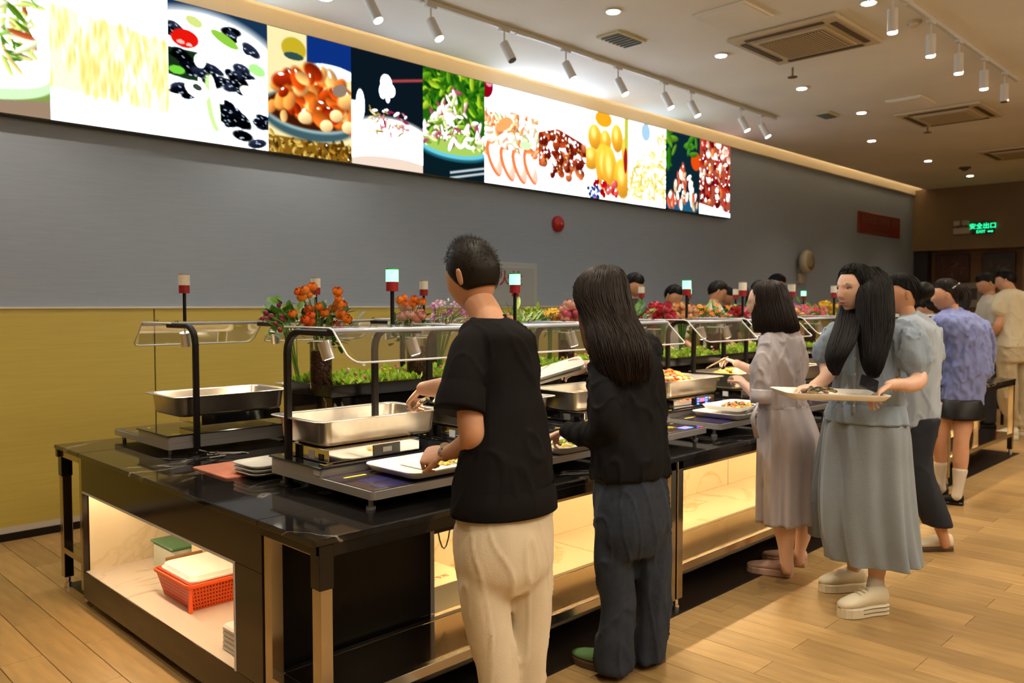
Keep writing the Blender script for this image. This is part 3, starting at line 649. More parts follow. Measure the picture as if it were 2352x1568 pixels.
for i in range(4):
    xa = 1.39 + 2.0 * i; xb = xa + 1.985
    frame_table(xa, xb, YF, BF - .004, ['near steel frame table with black corner sleeve in front of the island end', 'steel frame table under the counter between the black jacket and the grey dress', 'steel frame table under the counter hidden by the grey skirts', 'last steel frame table by the bare legs at the far end'][i], 'steel frame tables along the customer side')
    frame_table(xa, xb, BB + .004, YB, ['steel frame table at the back left corner of the island'][0] if i == 0 else 'steel frame table on the wall side of the island, number %s from the left end' % nth[i], 'steel frame tables along the wall side')

# planter spine
t = thing('planter_spine', (5.5, 3.5, CT), 'long black stone planter box down the middle of the island', 'planter')
PXA, PXB, PYA, PYB, PZ = 2.12, 9.1, 3.29, 3.71, 1.125
obj('box', MB().box(PXA + .02, PXB - .02, PYA + .02, PYB - .02, CT, PZ - .06, bev=.003), m_mtop, t)
obj('front_lip', MB().box(PXA, PXB, PYA, PYA + .02, PZ - .06, PZ, bev=.004), m_black, t)
obj('back_lip', MB().box(PXA, PXB, PYB - .02, PYB, PZ - .06, PZ, bev=.004), m_black, t)
obj('end_lip', MB().box(PXA, PXA + .02, PYA + .021, PYB - .021, PZ - .06, PZ, bev=.004), m_black, t)
obj('far_lip', MB().box(PXB - .02, PXB, PYA + .021, PYB - .021, PZ - .06, PZ, bev=.004), m_black, t)
m_grass = mat('plastic_grass', (.60, .86, .11), .45, rnd=.1, vary=.45, vscale=35)
VX = [2.20, 2.78, 3.48, 3.98, 4.92, 5.72, 6.5, 7.4, 8.3]
b = MB(); r_ = random.Random(4)
for k in range(21000):
    x = PXA + .04 + (PXB - PXA - .08) * (r_.random() ** 1.35); y = r_.uniform(PYA + .02, PYB - .02)
    if any(abs(x - q + .05) < .065 and y < 3.48 for q in VX): continue
    h = r_.uniform(.006, .034) * (.8 + .8 * noise.noise(Vector((x * 7, y * 7, 0)))) + .022; z = PZ - .03 + r_.uniform(0, .03); a = r_.uniform(0, 2 * pi); l = r_.uniform(.009, .017); tlt = r_.uniform(-.022, .022)
    c, s = cos(a) * l, sin(a) * l
    b.add([(x, y, z), (x + c + tlt, y + s, z + h * .6), (x + tlt * 1.5, y + s * .8, z + h), (x - c + tlt, y - s, z + h * .55)], [(0, 1, 2, 3)])
g = obj('grass_mat', b, m_grass, None); tag(g, 'bright green artificial grass filling the planter box', 'grass', kind='stuff')
b = MB(); 
for k in range(150):
    x = r_.uniform(2.3, 9); y = r_.uniform(3.31, 3.6); z = PZ + r_.uniform(.02, .06)
    b.ball((x, y, z), .010, .010, .008, 7, 4, m=r_.choice([0, 0, 1, 2]))
g = obj('grass_flowers', b, [mat('tiny_pink', (.85, .22, .30), .5), mat('tiny_yellow', (.9, .65, .08), .5), mat('tiny_white', (.9, .85, .8), .5)], None); tag(g, 'tiny pink, yellow and white blossoms scattered in the artificial grass', 'flowers', kind='stuff')

# sneeze guards, posts, lamps, beacons -----------------------------------
m_acr = clear_mat('clear_acrylic', (1, 1, 1), .985, .03, .35)
m_acre = mat('acrylic_edge', (.85, .88, .92), .15, spec=.8)
GX = [(1.73, 2.40), (2.47, 3.17), (3.22, 3.93), (4.14, 4.75), (4.83, 5.50), (5.62, 6.27), (6.36, 7.0), (7.1, 7.72), (7.95, 8.85)]
ZG = 1.412
def guard(x0, x1, side, label, grp):
    # side -1: customer side nearest the camera; +1: wall side
    yc = 3.49; f = lambda d: yc + side * d
    t = thing('sneeze_guard', ((x0 + x1) / 2, f(.8), ZG), label, 'sneeze guard', grp)
    th = .005; prof = [(.47, ZG), (.80, ZG), (.825, ZG - .008), (.84, ZG - .025), (.955, ZG - .125)]
    def strip(xa, xb, m, mats_, nm, dd=0):
        pass
    b = MB(); V = []; cut = .05
    for off in (0, th):
        for k, (d, z) in enumerate(prof):
            cc = .03 if k == len(prof) - 1 else 0
            V += [(x0 + cc, f(d), z + off), (x1 - cc, f(d), z + off)]
    n = len(prof); F = []
    for k in range(n - 1):
        F.append((2 * k, 2 * k + 1, 2 * k + 3, 2 * k + 2)); q = 2 * n + 2 * k; F.append((q, q + 2, q + 3, q + 1))
    b.add(V, F)
    obj('clear_panel', b, m_acr, t, True)
    e = MB(); r = .0042
    P_ = [(x0, f(d), z) for d, z in prof[:-1]] + [(x0, f(.915), ZG - .098), (x0 + .006, f(.938), ZG - .113), (x0 + .018, f(.950), ZG - .122), (x0 + .04, f(.955), ZG - .125)]
    e.tube(P_ + [(x1 + x0 - q[0], q[1], q[2]) for q in reversed(P_)], r, 6)
    obj('polished_edge', e, m_acre, t, True)
    obj('bend_highlight', MB().tube([(x0, f(.826), ZG - .010), (x1, f(.826), ZG - .010)], .0085, 8), mat('acrylic_bend_glint', (.62, .68, .78), .12, spec=1.), t, True)  # pale tube paints the light box reflection along the bend
    for x in (x0 + .05, x1 - .05):
        obj('screw', MB().cyl((x, f(.52), ZG + .004), .010, .008, 12).cyl((x, f(.76), ZG + .004), .010, .008, 12), m_chrome, t)
ORD = ['first', 'second', 'third', 'fourth', 'fifth', 'sixth', 'seventh', 'eighth', 'ninth', 'tenth', 'eleventh', 'twelfth', 'thirteenth']
for i, (a, b_) in enumerate(GX):
    guard(a, b_, -1, 'clear acrylic guard on the customer side, %s from the island end' % ORD[i], 'customer side acrylic guards')
    guard(a - .07, b_ - .07, 1, 'clear acrylic guard on the wall side, %s from the island end' % ORD[i], 'wall side acrylic guards')
def bar(mb, pts, wx, wt):
    P = [np.array(p, float) for p in pts]; rg = []
    for i in range(len(P)):
        tt = P[min(i + 1, len(P) - 1)] - P[max(i - 1, 0)]; tt /= np.linalg.norm(tt); a = np.array((1., 0, 0)); nrm = np.cross(a, tt)
        rg.append([P[i] + a * wx * sx + nrm * wt * sy for sx, sy in ((-1, -.6), (-.7, -1), (.7, -1), (1, -.6), (1, .6), (.7, 1), (-.7, 1), (-1, .6))])
    return mb.rings(rg)
def post(x, side, label, grp, arm=.96, lamp=True):
    yc = 3.49; f = lambda d: yc + side * d
    t = thing('guard_post', (x, f(.49), CT), label, 'post', grp)
    Z = ZG - .018
    pts = [(x, f(.49), CT + .001), (x, f(.49), Z - .09)] + [(x, f(.49 + .09 * (1 - cos(radians(a)))), Z - .09 + .09 * sin(radians(a))) for a in (20, 40, 60, 80)] + [(x, f(.58), Z), (x, f(.80), Z)]
    obj('post', bar(MB(), pts, .0145, .012), m_blackm, t, True, auto=40)
    obj('foot_plate', MB().box(x - .035, x + .035, f(.49) - .035, f(.49) + .035, CT + .0005, CT + .006), m_blackm, t)
    if lamp:
        lx = x + .04; ly = f(.70); p = np.array((lx, ly, Z - .045)); d = np.array((.22, side * .22, -1.)); d /= np.linalg.norm(d)
        l = thing('heat_lamp', (lx, ly, Z), 'chrome cylinder lamp hanging from the %s' % label.replace('black guard post', 'post'), 'lamp', 'chrome lamps under the ' + grp.split(' posts')[0] + ' guard arms')
        obj('hook', MB().tube([(x + .016, ly, Z), (lx, ly, Z - .005), (lx, ly, Z - .04)], .004, 6), m_chrome, l)
        obj('shade', MB().cyl(p - d * .01, .026, .072, 20, axis=d), mat('lamp_aluminium', (.82, .80, .76), .28, metal=.85), l, True, auto=40)
        obj('bulb', MB().cyl(p + d * .0605, .019, .003, 16, axis=d), m_glow, l)
        spot('heat_lamp_light', tuple(p + d * .075), 7.0, 120, WARM, .8, tuple(p + d * .075 + np.array((.02, side * .08, -1))), .015)
FP = [1.73, 2.16, 2.47, 3.20, 3.80, 4.43, 4.73, 5.11, 5.42, 6.1, 6.85, 7.6, 8.4]
RP = [1.79, 2.30, 3.07, 3.32, 4.1, 4.85, 5.6, 6.4, 7.2, 8.0, 8.6]
for i, x in enumerate(FP): post(x, -1, 'black guard post on the customer side, %s from the island end' % ORD[i], 'customer side posts')
for i, x in enumerate(RP): post(x, 1, 'black guard post on the wall side, %s from the island end' % ORD[i], 'wall side posts')
m_bw = mat('beacon_white', (.80, .76, .70), .35); m_bg = mat('beacon_green_lit', (.3, 1, .6), .4, emit=(.22, .9, .42), estr=1.1); m_br = mat('beacon_red_base', (.30, .012, .02), .35)
def beacon(x, y, lit, label):
    t = thing('signal_beacon', (x, y, ZG + .006), label, 'beacon', 'green lit signal beacons' if lit else 'unlit white signal beacons')
    obj('pole', MB().cyl((x, y, ZG + .0055), .0085, .142, 12), m_blackm, t, True, auto=40)
    obj('base', MB().cyl((x, y, ZG + .147), .0265, .040, 24), m_br, t, True, auto=40)
    obj('lens', MB().cyl((x, y, ZG + .187), .0275, .052, 24), m_bg if lit else m_bw, t, True, auto=40)
    obj('cap', MB().cyl((x, y, ZG + .239), .0275, .006, 24), mat('cap_grey', (.35, .33, .30), .4) if not lit else mat('cap_green', (.02, .5, .12), .4), t, True, auto=40)
for i, (x, lit) in enumerate([(2.16, 1), (2.91, 1), (3.66, 0), (4.44, 1), (5.13, 0), (5.85, 0), (6.59, 0)]):
    beacon(x, 2.87, lit, '%s signal beacon over the customer side, %s from the island end' % ('green lit' if lit else 'white unlit', ORD[i]))
for i, (x, lit) in enumerate([(1.80, 0), (2.56, 0), (3.35, 0), (4.18, 0), (4.95, 0), (5.69, 0), (6.40, 1), (7.23, 0), (8.68, 1)]):
    beacon(x, 4.12, lit, '%s signal beacon over the wall side, %s from the island end' % ('green lit' if lit else 'white unlit', ORD[i]))

# cookers, warmers and pans ----------------------------------------------
m_edge = mat('cooker_steel', (.38, .38, .385), .32, metal=.35); m_glass = mat('black_glass', (.010, .010, .013), .05, spec=.7); m_glass2 = mat('smoky_panel', (.035, .026, .035), .10, spec=.6)
m_ymark = mat('yellow_print', (.75, .60, .02), .5); m_blue = mat('navy_print', (.02, .02, .10), .2)
CW = .70
def cooker():
    x0, y0 = 1.70, 2.38; cx, cy = x0 + CW / 2, y0 + .36
    t = thing('induction_cooker', (cx, cy, CT), 'x', 'cooker', 'induction cookers on the customer side')
    obj('base_tray', MB().rings([rrect(x0, x0 + CW, y0, y0 + .72, .02, z) for z in (CT + .045, CT + .075)]), m_edge, t, True, auto=30)
    obj('control_glass', MB().box(x0 + .008, x0 + CW - .008, y0 + .008, y0 + .335, CT + .0752, CT + .078), m_glass2, t)
    blk = obj('raised_block', MB().rings([rrect(x0 + .001, x0 + CW - .001, y0 + .335, y0 + .719, .02, z) for z in (CT + .0755, CT + .108)]), m_edge, t, True, auto=30)
    obj('glass_top', MB().box(x0 - .004, x0 + CW + .004, y0 + .328, y0 + .724, CT + .108, CT + .116, bev=.003), m_glass, t)
    b = MB()
    for px, py, sx, sy in ((x0 + .04, y0 + .37, 1, 1), (x0 + CW - .04, y0 + .37, -1, 1), (x0 + .04, y0 + .69, 1, -1), (x0 + CW - .04, y0 + .69, -1, -1)):
        b.box(min(px, px + sx * .035), max(px, px + sx * .035), py - .003, py + .003, CT + .116, CT + .1166)
        b.box(px - .003, px + .003, min(py, py + sy * .03), max(py, py + sy * .03), CT + .116, CT + .1166)
    obj('corner_mark', b, m_ymark, t)
    b = MB().box(x0 + .06, x0 + .16, y0 + .26, y0 + .275, CT + .078, CT + .0785).cyl((x0 + .20, y0 + .267, CT + .078), .006, .0006, 10)
    for px in (x0 + .30, x0 + CW - .06): b.box(px, px + .03, y0 + .20, y0 + .205, CT + .078, CT + .0785)
    obj('yellow_marks', b, m_ymark, t)
    obj('blue_panel', MB().box(x0 + .07, x0 + .33, y0 + .12, y0 + .20, CT + .078, CT + .0786).box(x0 + .05, x0 + .20, y0 + .03, y0 + .09, CT + .078, CT + .0786), m_blue, t)
    obj('rating_label', MB().box(x0 - .0005, x0 + .0012, y0 + .345, y0 + .385, CT + .082, CT + .10), mat('label_pale', (.55, .50, .52), .5), t)
    for px in (x0 + .035, x0 + CW - .035):
        for py in (y0 + .06, y0 + .66):
            obj('foot', MB().cyl((px, py, CT), .018, .012, 16).cyl((px, py, CT + .012), .010, .034, 12), m_edge, t, True, auto=40)
    return t
ck0 = cooker()
def warmer():
    x0, y0, z0 = 1.755, 2.745, CT + .117; cx, cy = 2.05, 2.92
    t = thing('scale_warmer', (cx, cy, z0), 'x', 'scale', 'mirror steel weighing stands under the customer side pans')
    obj('body', MB().box(x0, x0 + .45, y0, y0 + .27, z0, z0 + .056, bev=.003), m_chrome, t)
    d = obj('display_panel', MB().box(x0 + .21, x0 + .345, y0 - .004, y0 - .0005, z0 + .006, z0 + .050, bev=.001), mat('display_black', (.02, .018, .018), .2), t)
    obj('screen', MB().box(x0 + .255, x0 + .30, y0 - .0055, y0 - .004, z0 + .018, z0 + .038), mat('display_grey', (.30, .28, .27), .3), d)
    obj('side_label', MB().box(x0 - .002, x0 - .0005, y0 + .10, y0 + .14, z0 + .01, z0 + .042), mat('label_grey', (.42, .42, .45), .5), t)
    obj('power_socket', MB().box(x0 - .003, x0 - .0005, y0 + .035, y0 + .068, z0 + .008, z0 + .034), m_black, t)
    return t
wm0 = warmer()
def pan():
    cx, cy = 2.045, 2.955; hx, hy = .325, .195; z1 = 1.045; z0 = CT + .117 + .0565
    t = thing('food_pan', (cx, cy, z0), 'x', 'pan', 'steel food pans on the customer side')
    R_ = lambda hx, hy, r, z: rrect(cx - hx, cx + hx, cy - hy, cy + hy, r, z, 6)
    rg = [R_(hx - .065, hy - .055, .03, z0), R_(hx - .048, hy - .038, .04, z0 + .004), R_(hx - .038, hy - .03, .045, z0 + .018), R_(hx - .028, hy - .022, .05, z1 - .012), R_(hx - .022, hy - .018, .05, z1 - .004), R_(hx - .002, hy - .002, .035, z1 - .005),
          R_(hx, hy, .035, z1 - .001), R_(hx - .003, hy - .003, .035, z1 + .001), R_(hx - .024, hy - .02, .05, z1), R_(hx - .03, hy - .024, .05, z1 - .006), R_(hx - .042, hy - .034, .045, z0 + .02), R_(hx - .06, hy - .05, .035, z0 + .006)]
    obj('basin', MB().rings(rg), m_steel, t, True, auto=60)
    return t
pn0 = pan()
CX0 = [1.70, 2.45, 3.20, 4.03, 4.79, 5.57, 6.34, 7.12, 7.9]
PXc = [2.045, 2.785, 3.59, 4.41, 5.20, 5.93, 6.70, 7.48, 8.25]
who = ['at the island end', 'behind the man in the black shirt', 'behind the woman in the black jacket', 'holding food right of the black jacket', 'in front of the grey satin dress', 'behind the grey satin dress', 'behind the woman with the tray', 'second from the far end', 'at the far end']
for i in range(9):
    lab = lambda k: '%s on the customer side, %s' % (k, who[i])
    y = 2.38 + .36
    if i == 0:
        ck0['label'] = lab('induction cooker'); wm0['label'] = lab('mirror steel weighing stand'); pn0['label'] = 'empty deep steel food pan nearest the camera, hand over its rim'
    else:
        copy_tree(ck0, (CX0[i] + CW / 2, y, CT), lab('induction cooker')); copy_tree(wm0, (PXc[i] + .005, 2.92, CT + .117), lab('mirror steel weighing stand'))
        copy_tree(pn0, (PXc[i], 2.955, pn0.location.z), lab('steel food pan'), rz=(-.06 if i == 2 else 0))
    cr = copy_tree(ck0, (CX0[i] + CW / 2 - .045, 4.0 + .36, CT - .018), 'induction cooker on the wall side, %s from the island end' % ORD[i], rz=pi); cr['group'] = 'induction cookers on the wall side'
    wr = copy_tree(wm0, (PXc[i] - .02, 4.20, CT + .117), 'mirror steel weighing stand on the wall side, %s from the island end' % ORD[i], rz=pi); wr['group'] = 'weighing stands under the wall side pans'
    pr = copy_tree(pn0, (PXc[i] - .03, 4.20, pn0.location.z - .0), 'steel food pan on the wall side, %s from the island end' % ORD[i], rz=pi); pr['group'] = 'steel food pans on the wall side'
# lit displays on the fourth station (customer side)
t = thing('digital_readout', (4.40, 2.735, .92), 'small readout glowing blue and red on the stand right of the black jacket', 'display')
m_lb = mat('led_blue', (.05, .1, .9), .4, emit=(.05, .12, 1), estr=3); m_lr = mat('led_red', (.9, .05, .1), .4, emit=(1, .05, .12), estr=3)
obj('bezel', MB().box(4.335, 4.475, 2.728, 2.7355, CT + .124, CT + .180), mat('display_black2', (.01, .01, .02), .2), t)
b = MB(); c = MB()
for k in range(3):
    b.box(4.345, 4.365, 2.7265, 2.728, CT + .130 + .015 * k, CT + .139 + .015 * k).box(4.435, 4.462, 2.7265, 2.728, CT + .130 + .015 * k, CT + .139 + .015 * k)
for k in range(4): c.box(4.375 + .014 * k, 4.385 + .014 * k, 2.7265, 2.728, CT + .145, CT + .165)
obj('blue_segments', b, m_lb, t); obj('red_segments', c, m_lr, t)
t = thing('digital_readout', (3.80, 2.45, CT + .08), 'blue and red readout on the cooker edge below the fourth pan', 'display')
b = MB(); c = MB()
for k in range(4): b.box(3.74 + .022 * k, 3.752 + .022 * k, 2.42, 2.47, CT + .0786, CT + .0795)
c.box(3.765, 3.785, 2.43, 2.46, CT + .0796, CT + .0805); obj('blue_segments', b, m_lb, t); obj('red_segments', c, m_lr, t)
t = thing('yellow_sticker', (3.5, 2.5, CT + .08), 'strip of yellow lettering printed on the cooker beside the black jacket', 'sticker')
text('lettering', '称重取餐 自助计费', .05, (3.55, 2.50, CT + .0795), (1, 0, 0), m_ymark, t, .0004, up=(0, 1, 0))

# food ---------------------------------------------------------------------
def heap(name, c, hx, hy, h, n, mats, size, label, cat='food', seed=1, parent=None, el=1.6):
    r = random.Random(seed); b = MB()
    for k in range(n):
        x = r.uniform(-1, 1); y = r.uniform(-1, 1)
        if x * x + y * y > 1.15: continue
        z = h * (1 - .7 * (x * x + y * y)) * r.uniform(.5, 1.0); q = r.uniform(*size)
        b.ball((c[0] + x * hx, c[1] + y * hy, c[2] + max(z, q * .5)), q * el, q * r.uniform(.6, 1), q * .7, 7, 5, r.randrange(len(mats)), r.uniform(0, pi))
    o = obj(name, b, mats, parent, True)
    if parent: o['kind'] = 'stuff'; return o
    return tag(o, label, cat, None, 'stuff')
fo = mat('food_orange', (.85, .34, .06), .35); fy = mat('food_yellow', (.88, .62, .10), .35); fr = mat('food_red', (.62, .10, .03), .3); fc = mat('food_cream', (.85, .68, .40), .4); fg = mat('food_green', (.22, .42, .05), .4); fd = mat('food_dark', (.05, .04, .03), .3)
heap('stir_fry', (4.35, 2.955, .965), .24, .13, .13, 520, [fo, fy, fc, fo, fr], (.010, .022), 'heap of orange and yellow stir fry in the fourth pan', seed=2)
heap('cooked_dish', (3.62, 2.955, .96), .26, .14, .06, 260, [fo, fr, fc], (.010, .02), 'orange brown dish low in the pan left of the black jacket', seed=3)
heap('fried_egg_dish', (5.12, 2.955, .98), .20, .12, .08, 260, [fy, fc, fy], (.012, .022), 'yellow egg dish in the fifth pan by the reaching hand', seed=4)
heap('vegetable_dish', (5.93, 2.955, .98), .22, .12, .07, 220, [fg, fo, fc], (.012, .022), 'green and orange dish in the sixth pan', seed=5)
heap('brown_dish', (6.70, 2.955, .98), .22, .12, .07, 220, [fr, fo, fd], (.012, .022), 'dark red dish in the seventh pan', seed=6)
heap('rear_dish', (4.38, 4.20, .97), .22, .13, .08, 220, [fo, fg, fc], (.012, .022), 'mixed dish in a wall side pan beyond the planter', seed=7)

m_tray = mat('tray_melamine', (.87, .85, .79), .30)
def tray(cx, cy, z, hx, hy, rz, label, m=None, tilt=None, h=.022):
    t = thing('serving_tray', (cx, cy, z), label, 'tray')
    r = lambda hx, hy, rad, zz: rrect(cx - hx, cx + hx, cy - hy, cy + hy, rad, z + zz, 5)
    rg = [r(hx - .03, hy - .03, .03, 0), r(hx - .022, hy - .022, .035, .002), r(hx - .004, hy - .004, .045, h - .004), r(hx, hy, .05, h - .001), r(hx, hy, .05, h + .002), r(hx - .006, hy - .006, .045, h + .002), r(hx - .024, hy - .024, .035, .007), r(hx - .03, hy - .03, .03, .005)]
    obj('dish', MB().rings(rg), m or m_tray, t, True, auto=50)
    t.rotation_euler[2] = rz
    if tilt: t.rotation_euler[0] = tilt[0]; t.rotation_euler[1] = tilt[1]
    return t
ZT_ = CT + .0795
tray(2.12, 2.535, ZT_ + .008, .245, .165, .0, 'cream tray on the near cooker with a paper sheet and noodles', h=.026)
ob = obj('paper_sheet', MB().rings([rrect(2.02, 2.30, 2.44, 2.66, .03, ZT_ + .0165, 5), rrect(2.025, 2.295, 2.445, 2.655, .03, ZT_ + .018, 5)]), mat('paper_white', (.88, .86, .80), .6), None); tag(ob, 'white greaseproof paper lying in the near tray', 'paper')
heap('noodle_portion', (2.17, 2.53, ZT_ + .019), .06, .05, .022, 70, [fy, fc, fg, fy], (.005, .010), 'small yellow noodle portion under the watch hand', seed=9)
tray(2.92, 2.50, ZT_ + .001, .25, .155, .0, 'cream tray in front of the woman in the black jacket', h=.03)
heap('greens_portion', (2.86, 2.50, ZT_ + .010), .07, .05, .03, 70, [fy, fg, fc], (.006, .012), 'yellow and green food portion on the tray before the black jacket', seed=10)
tray(4.42, 2.52, ZT_ + .001, .23, .165, 0, 'lower cream tray of two stacked beside the satin dress', h=.03)
tray(4.48, 2.54, ZT_ + .0345, .20, .135, .03, 'upper cream plate of two stacked beside the satin dress', h=.026)
heap('mixed_portion', (4.50, 2.54, ZT_ + .044), .12, .07, .028, 110, [fo, fy, fg, fd, fr], (.006, .013), 'orange, green and black food on the upper stacked plate', seed=12)
# tray stack and pink cloth behind the first cooker
ob = obj('pink_cloth', MB().rings([rrect(1.60, 1.83, 3.28, 3.62, .02, CT + .001, 4), rrect(1.60, 1.83, 3.28, 3.62, .02, CT + .008, 4)]), mat('pink_cloth', (.70, .25, .16), .85, bump=.6, bscale=60), None); tag(ob, 'folded salmon pink cloth on the worktop behind the near cooker', 'cloth')
for k in range(3): tray(1.80, 3.27, CT + .010 + .017 * k, .14, .11, .02 * k, 'white tray %s of the small stack on the pink cloth' % ['at the bottom', 'in the middle', 'on top'][k], m_white, h=.014)
# cables by the wall side post
rc = random.Random(5)
for k in range(5):
    p0 = np.array((1.78 + rc.uniform(-.02, .02), 3.93, CT + .004)); pts = [p0 + np.array((rc.uniform(-.10, .16) * j / 3, -.05 * j + rc.uniform(-.03, .03), .006 + .012 * rc.random())) for j in range(5)]
    q = MB().tube(pts, .0028, 6); ob = obj('power_cable', q, m_black if k % 3 else mat('cable_grey', (.5, .48, .45), .4), None, True); tag(ob, 'thin power cable tangled at the foot of the first wall side post', 'cable', 'tangled cables at the first wall side post')
# hanging cables under the counter
for k, (xa, xb, dz) in enumerate([(2.32, 2.42, .17), (3.22, 3.32, .05), (3.26, 3.35, .07), (4.10, 4.34, .11), (4.40, 4.56, .075), (4.44, 4.54, .04)]):
    y = 2.78; pts = [(xa + (xb - xa) * j / 8, y, .585 - dz * 4 * (j / 8) * (1 - j / 8)) for j in range(9)]
    ob = obj('hanging_cable', MB().tube(pts, .0035, 6), m_black, None, True); tag(ob, ['short black cable looping beside the trousers of the man', 'black cable loop left of the blue jeans, wider one', 'black cable loop left of the blue jeans, narrower one', 'long black cable sagging right of the blue jeans', 'deeper cable loop left of the satin dress', 'shallow cable loop left of the satin dress'][k], 'cable', 'cables sagging inside the lit shelves')

# things on the end shelf -------------------------------------------------
m_or = mat('orange_plastic', (.85, .10, .012), .35)
bx0, bx1, by0, by1, bz0, bz1 = 1.50, 1.90, 3.44, 3.80, .174, .298
t = thing('perforated_basket', ((bx0 + bx1) / 2, (by0 + by1) / 2, bz0), 'orange perforated plastic basket on the end shelf', 'basket')
def wallgrid(b, p0, ux, uz, L0, L1, H, nu, nv, hole):
    # perforated wall: lattice of bars between holes (taper via L0->L1)
    def pt(u, v, off=0): w = L0 + (L1 - L0) * v; return p0 + ux * ((u - .5) * w + L1 / 2) + uz * (H * v)
    for i in range(nu + 1):
        u0 = max(0, i / nu - hole / 2 / nu); u1 = min(1, i / nu + hole / 2 / nu)
        b.add([pt(u0, 0), pt(u1, 0), pt(u1, 1), pt(u0, 1)], [(0, 1, 2, 3)])
    for j in range(nv + 1):
        v0 = max(0, j / nv - hole / 2 / nv); v1 = min(1, j / nv + hole / 2 / nv)
        b.add([pt(0, v0), pt(1, v0), pt(1, v1), pt(0, v1)], [(0, 1, 2, 3)])
ins = .03; b = MB(); H = bz1 - bz0
def side(pa, pb, inn):  # pa,pb top corners; tapered inward by ins
    pa = np.array(pa, float); pb = np.array(pb, float); u = pb - pa; L1 = np.linalg.norm(u); u /= L1
    return pa, u, L1
for (pa, pb, inn) in (((bx0, by0), (bx1, by0), (0, 1)), ((bx1, by0), (bx1, by1), (-1, 0)), ((bx1, by1), (bx0, by1), (0, -1)), ((bx0, by1), (bx0, by0), (1, 0))):
    pa, u, L1 = side(pa, pb, inn); inn = np.array(inn, float)
    p0 = np.array((*(pa + inn * ins), bz0)); ux = np.array((*u, 0)); uz = np.array((*(-inn * ins), H)) / H
    wallgrid(b, p0, ux, uz, L1 - 2 * ins, L1, H, int(L1 / .0145), 7, .52)
obj('perforated_wall', b, m_or, t)
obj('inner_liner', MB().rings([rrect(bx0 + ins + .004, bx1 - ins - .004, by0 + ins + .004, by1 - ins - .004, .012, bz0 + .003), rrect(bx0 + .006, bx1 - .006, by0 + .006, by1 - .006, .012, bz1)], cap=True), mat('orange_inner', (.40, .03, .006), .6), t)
obj('rim', MB().rings([rrect(bx0 - .01, bx1 + .01, by0 - .01, by1 + .01, .03, z) for z in (bz1 - .012, bz1)] + [rrect(bx0, bx1, by0, by1, .02, bz1)], cap=False), m_or, t, True, auto=40)
obj('corner_post', MB().box(bx0 + .004, bx0 + .018, by0 + .004, by0 + .018, bz0, bz1 - .01), m_or, t)
tt = thing('box_lid', (1.71, 3.63, bz1), 'cream plastic lid lying on top of the orange basket', 'lid')
obj('lid', MB().rings([rrect(1.515, 1.895, 3.455, 3.785, .03, bz1 + .001), rrect(1.515, 1.895, 3.455, 3.785, .03, bz1 + .008), rrect(1.520, 1.890, 3.460, 3.780, .03, bz1 + .010), rrect(1.527, 1.883, 3.467, 3.773, .03, bz1 + .026), rrect(1.533, 1.877, 3.473, 3.767, .03, bz1 + .029)]), m_tray, tt, True, auto=22)
for k in range(5):
    z = .174 + .019 * k; tt = thing('box_lid', (1.62, 2.90, z), '%s white lid in the stack at the near end of the shelf' % ['bottom', 'second', 'middle', 'fourth', 'top'][k], 'lid', 'stacked white lids on the end shelf')
    obj('lid', MB().rings([rrect(1.44, 1.80, 2.80, 3.02, .02, z), rrect(1.44, 1.80, 2.80, 3.02, .02, z + .010), rrect(1.447, 1.793, 2.807, 3.013, .02, z + .0175)]), mat('lid_white', (.72, .70, .70), .35), tt, True, auto=35)
tt = thing('storage_box', (1.80, 4.08, .174), 'greyish box with a green rim on the end shelf behind the basket', 'box')
obj('body', MB().box(1.66, 1.98, 3.98, 4.22, .174, .30, bev=.006), mat('grey_box', (.50, .54, .46), .5), tt)
obj('rim', MB().box(1.65, 1.99, 3.97, 4.23, .30, .312, bev=.004), mat('green_rim', (.04, .14, .07), .4), tt)
tt = thing('storage_box', (1.87, 3.88, .174), 'shallow cream box standing behind the orange basket', 'box')
obj('body', MB().box(1.74, 2.03, 3.83, 3.955, .174, .335, bev=.005), mat('cream_box', (.68, .58, .36), .5), tt)
obj('lid', MB().box(1.73, 2.04, 3.82, 3.965, .335, .36, bev=.004), m_tray, tt)
tt = thing('serving_board', (1.72, 3.845, .2), 'dark edged tray leaning between the basket and the cream box', 'tray'); obj('board', MB().box(1.56, 1.735, 3.815, 3.828, .174, .325, bev=.003), mat('board_brown', (.20, .11, .04), .4), tt)
tt = thing('paper_box', (2.38, 2.80, SH), 'pale cardboard box with red print inside the lit front shelf', 'box')
obj('carton', MB().box(2.19, 2.46, 2.68, 2.98, SH, SH + .115, bev=.002), mat('carton', (.70, .62, .42), .6), tt)
text('print', '餐具 专用', .035, (2.30, 2.76, SH + .1157), (1, 0, 0), mat('print_red', (.5, .08, .02), .6), tt, .0003, up=(0, 1, 0))
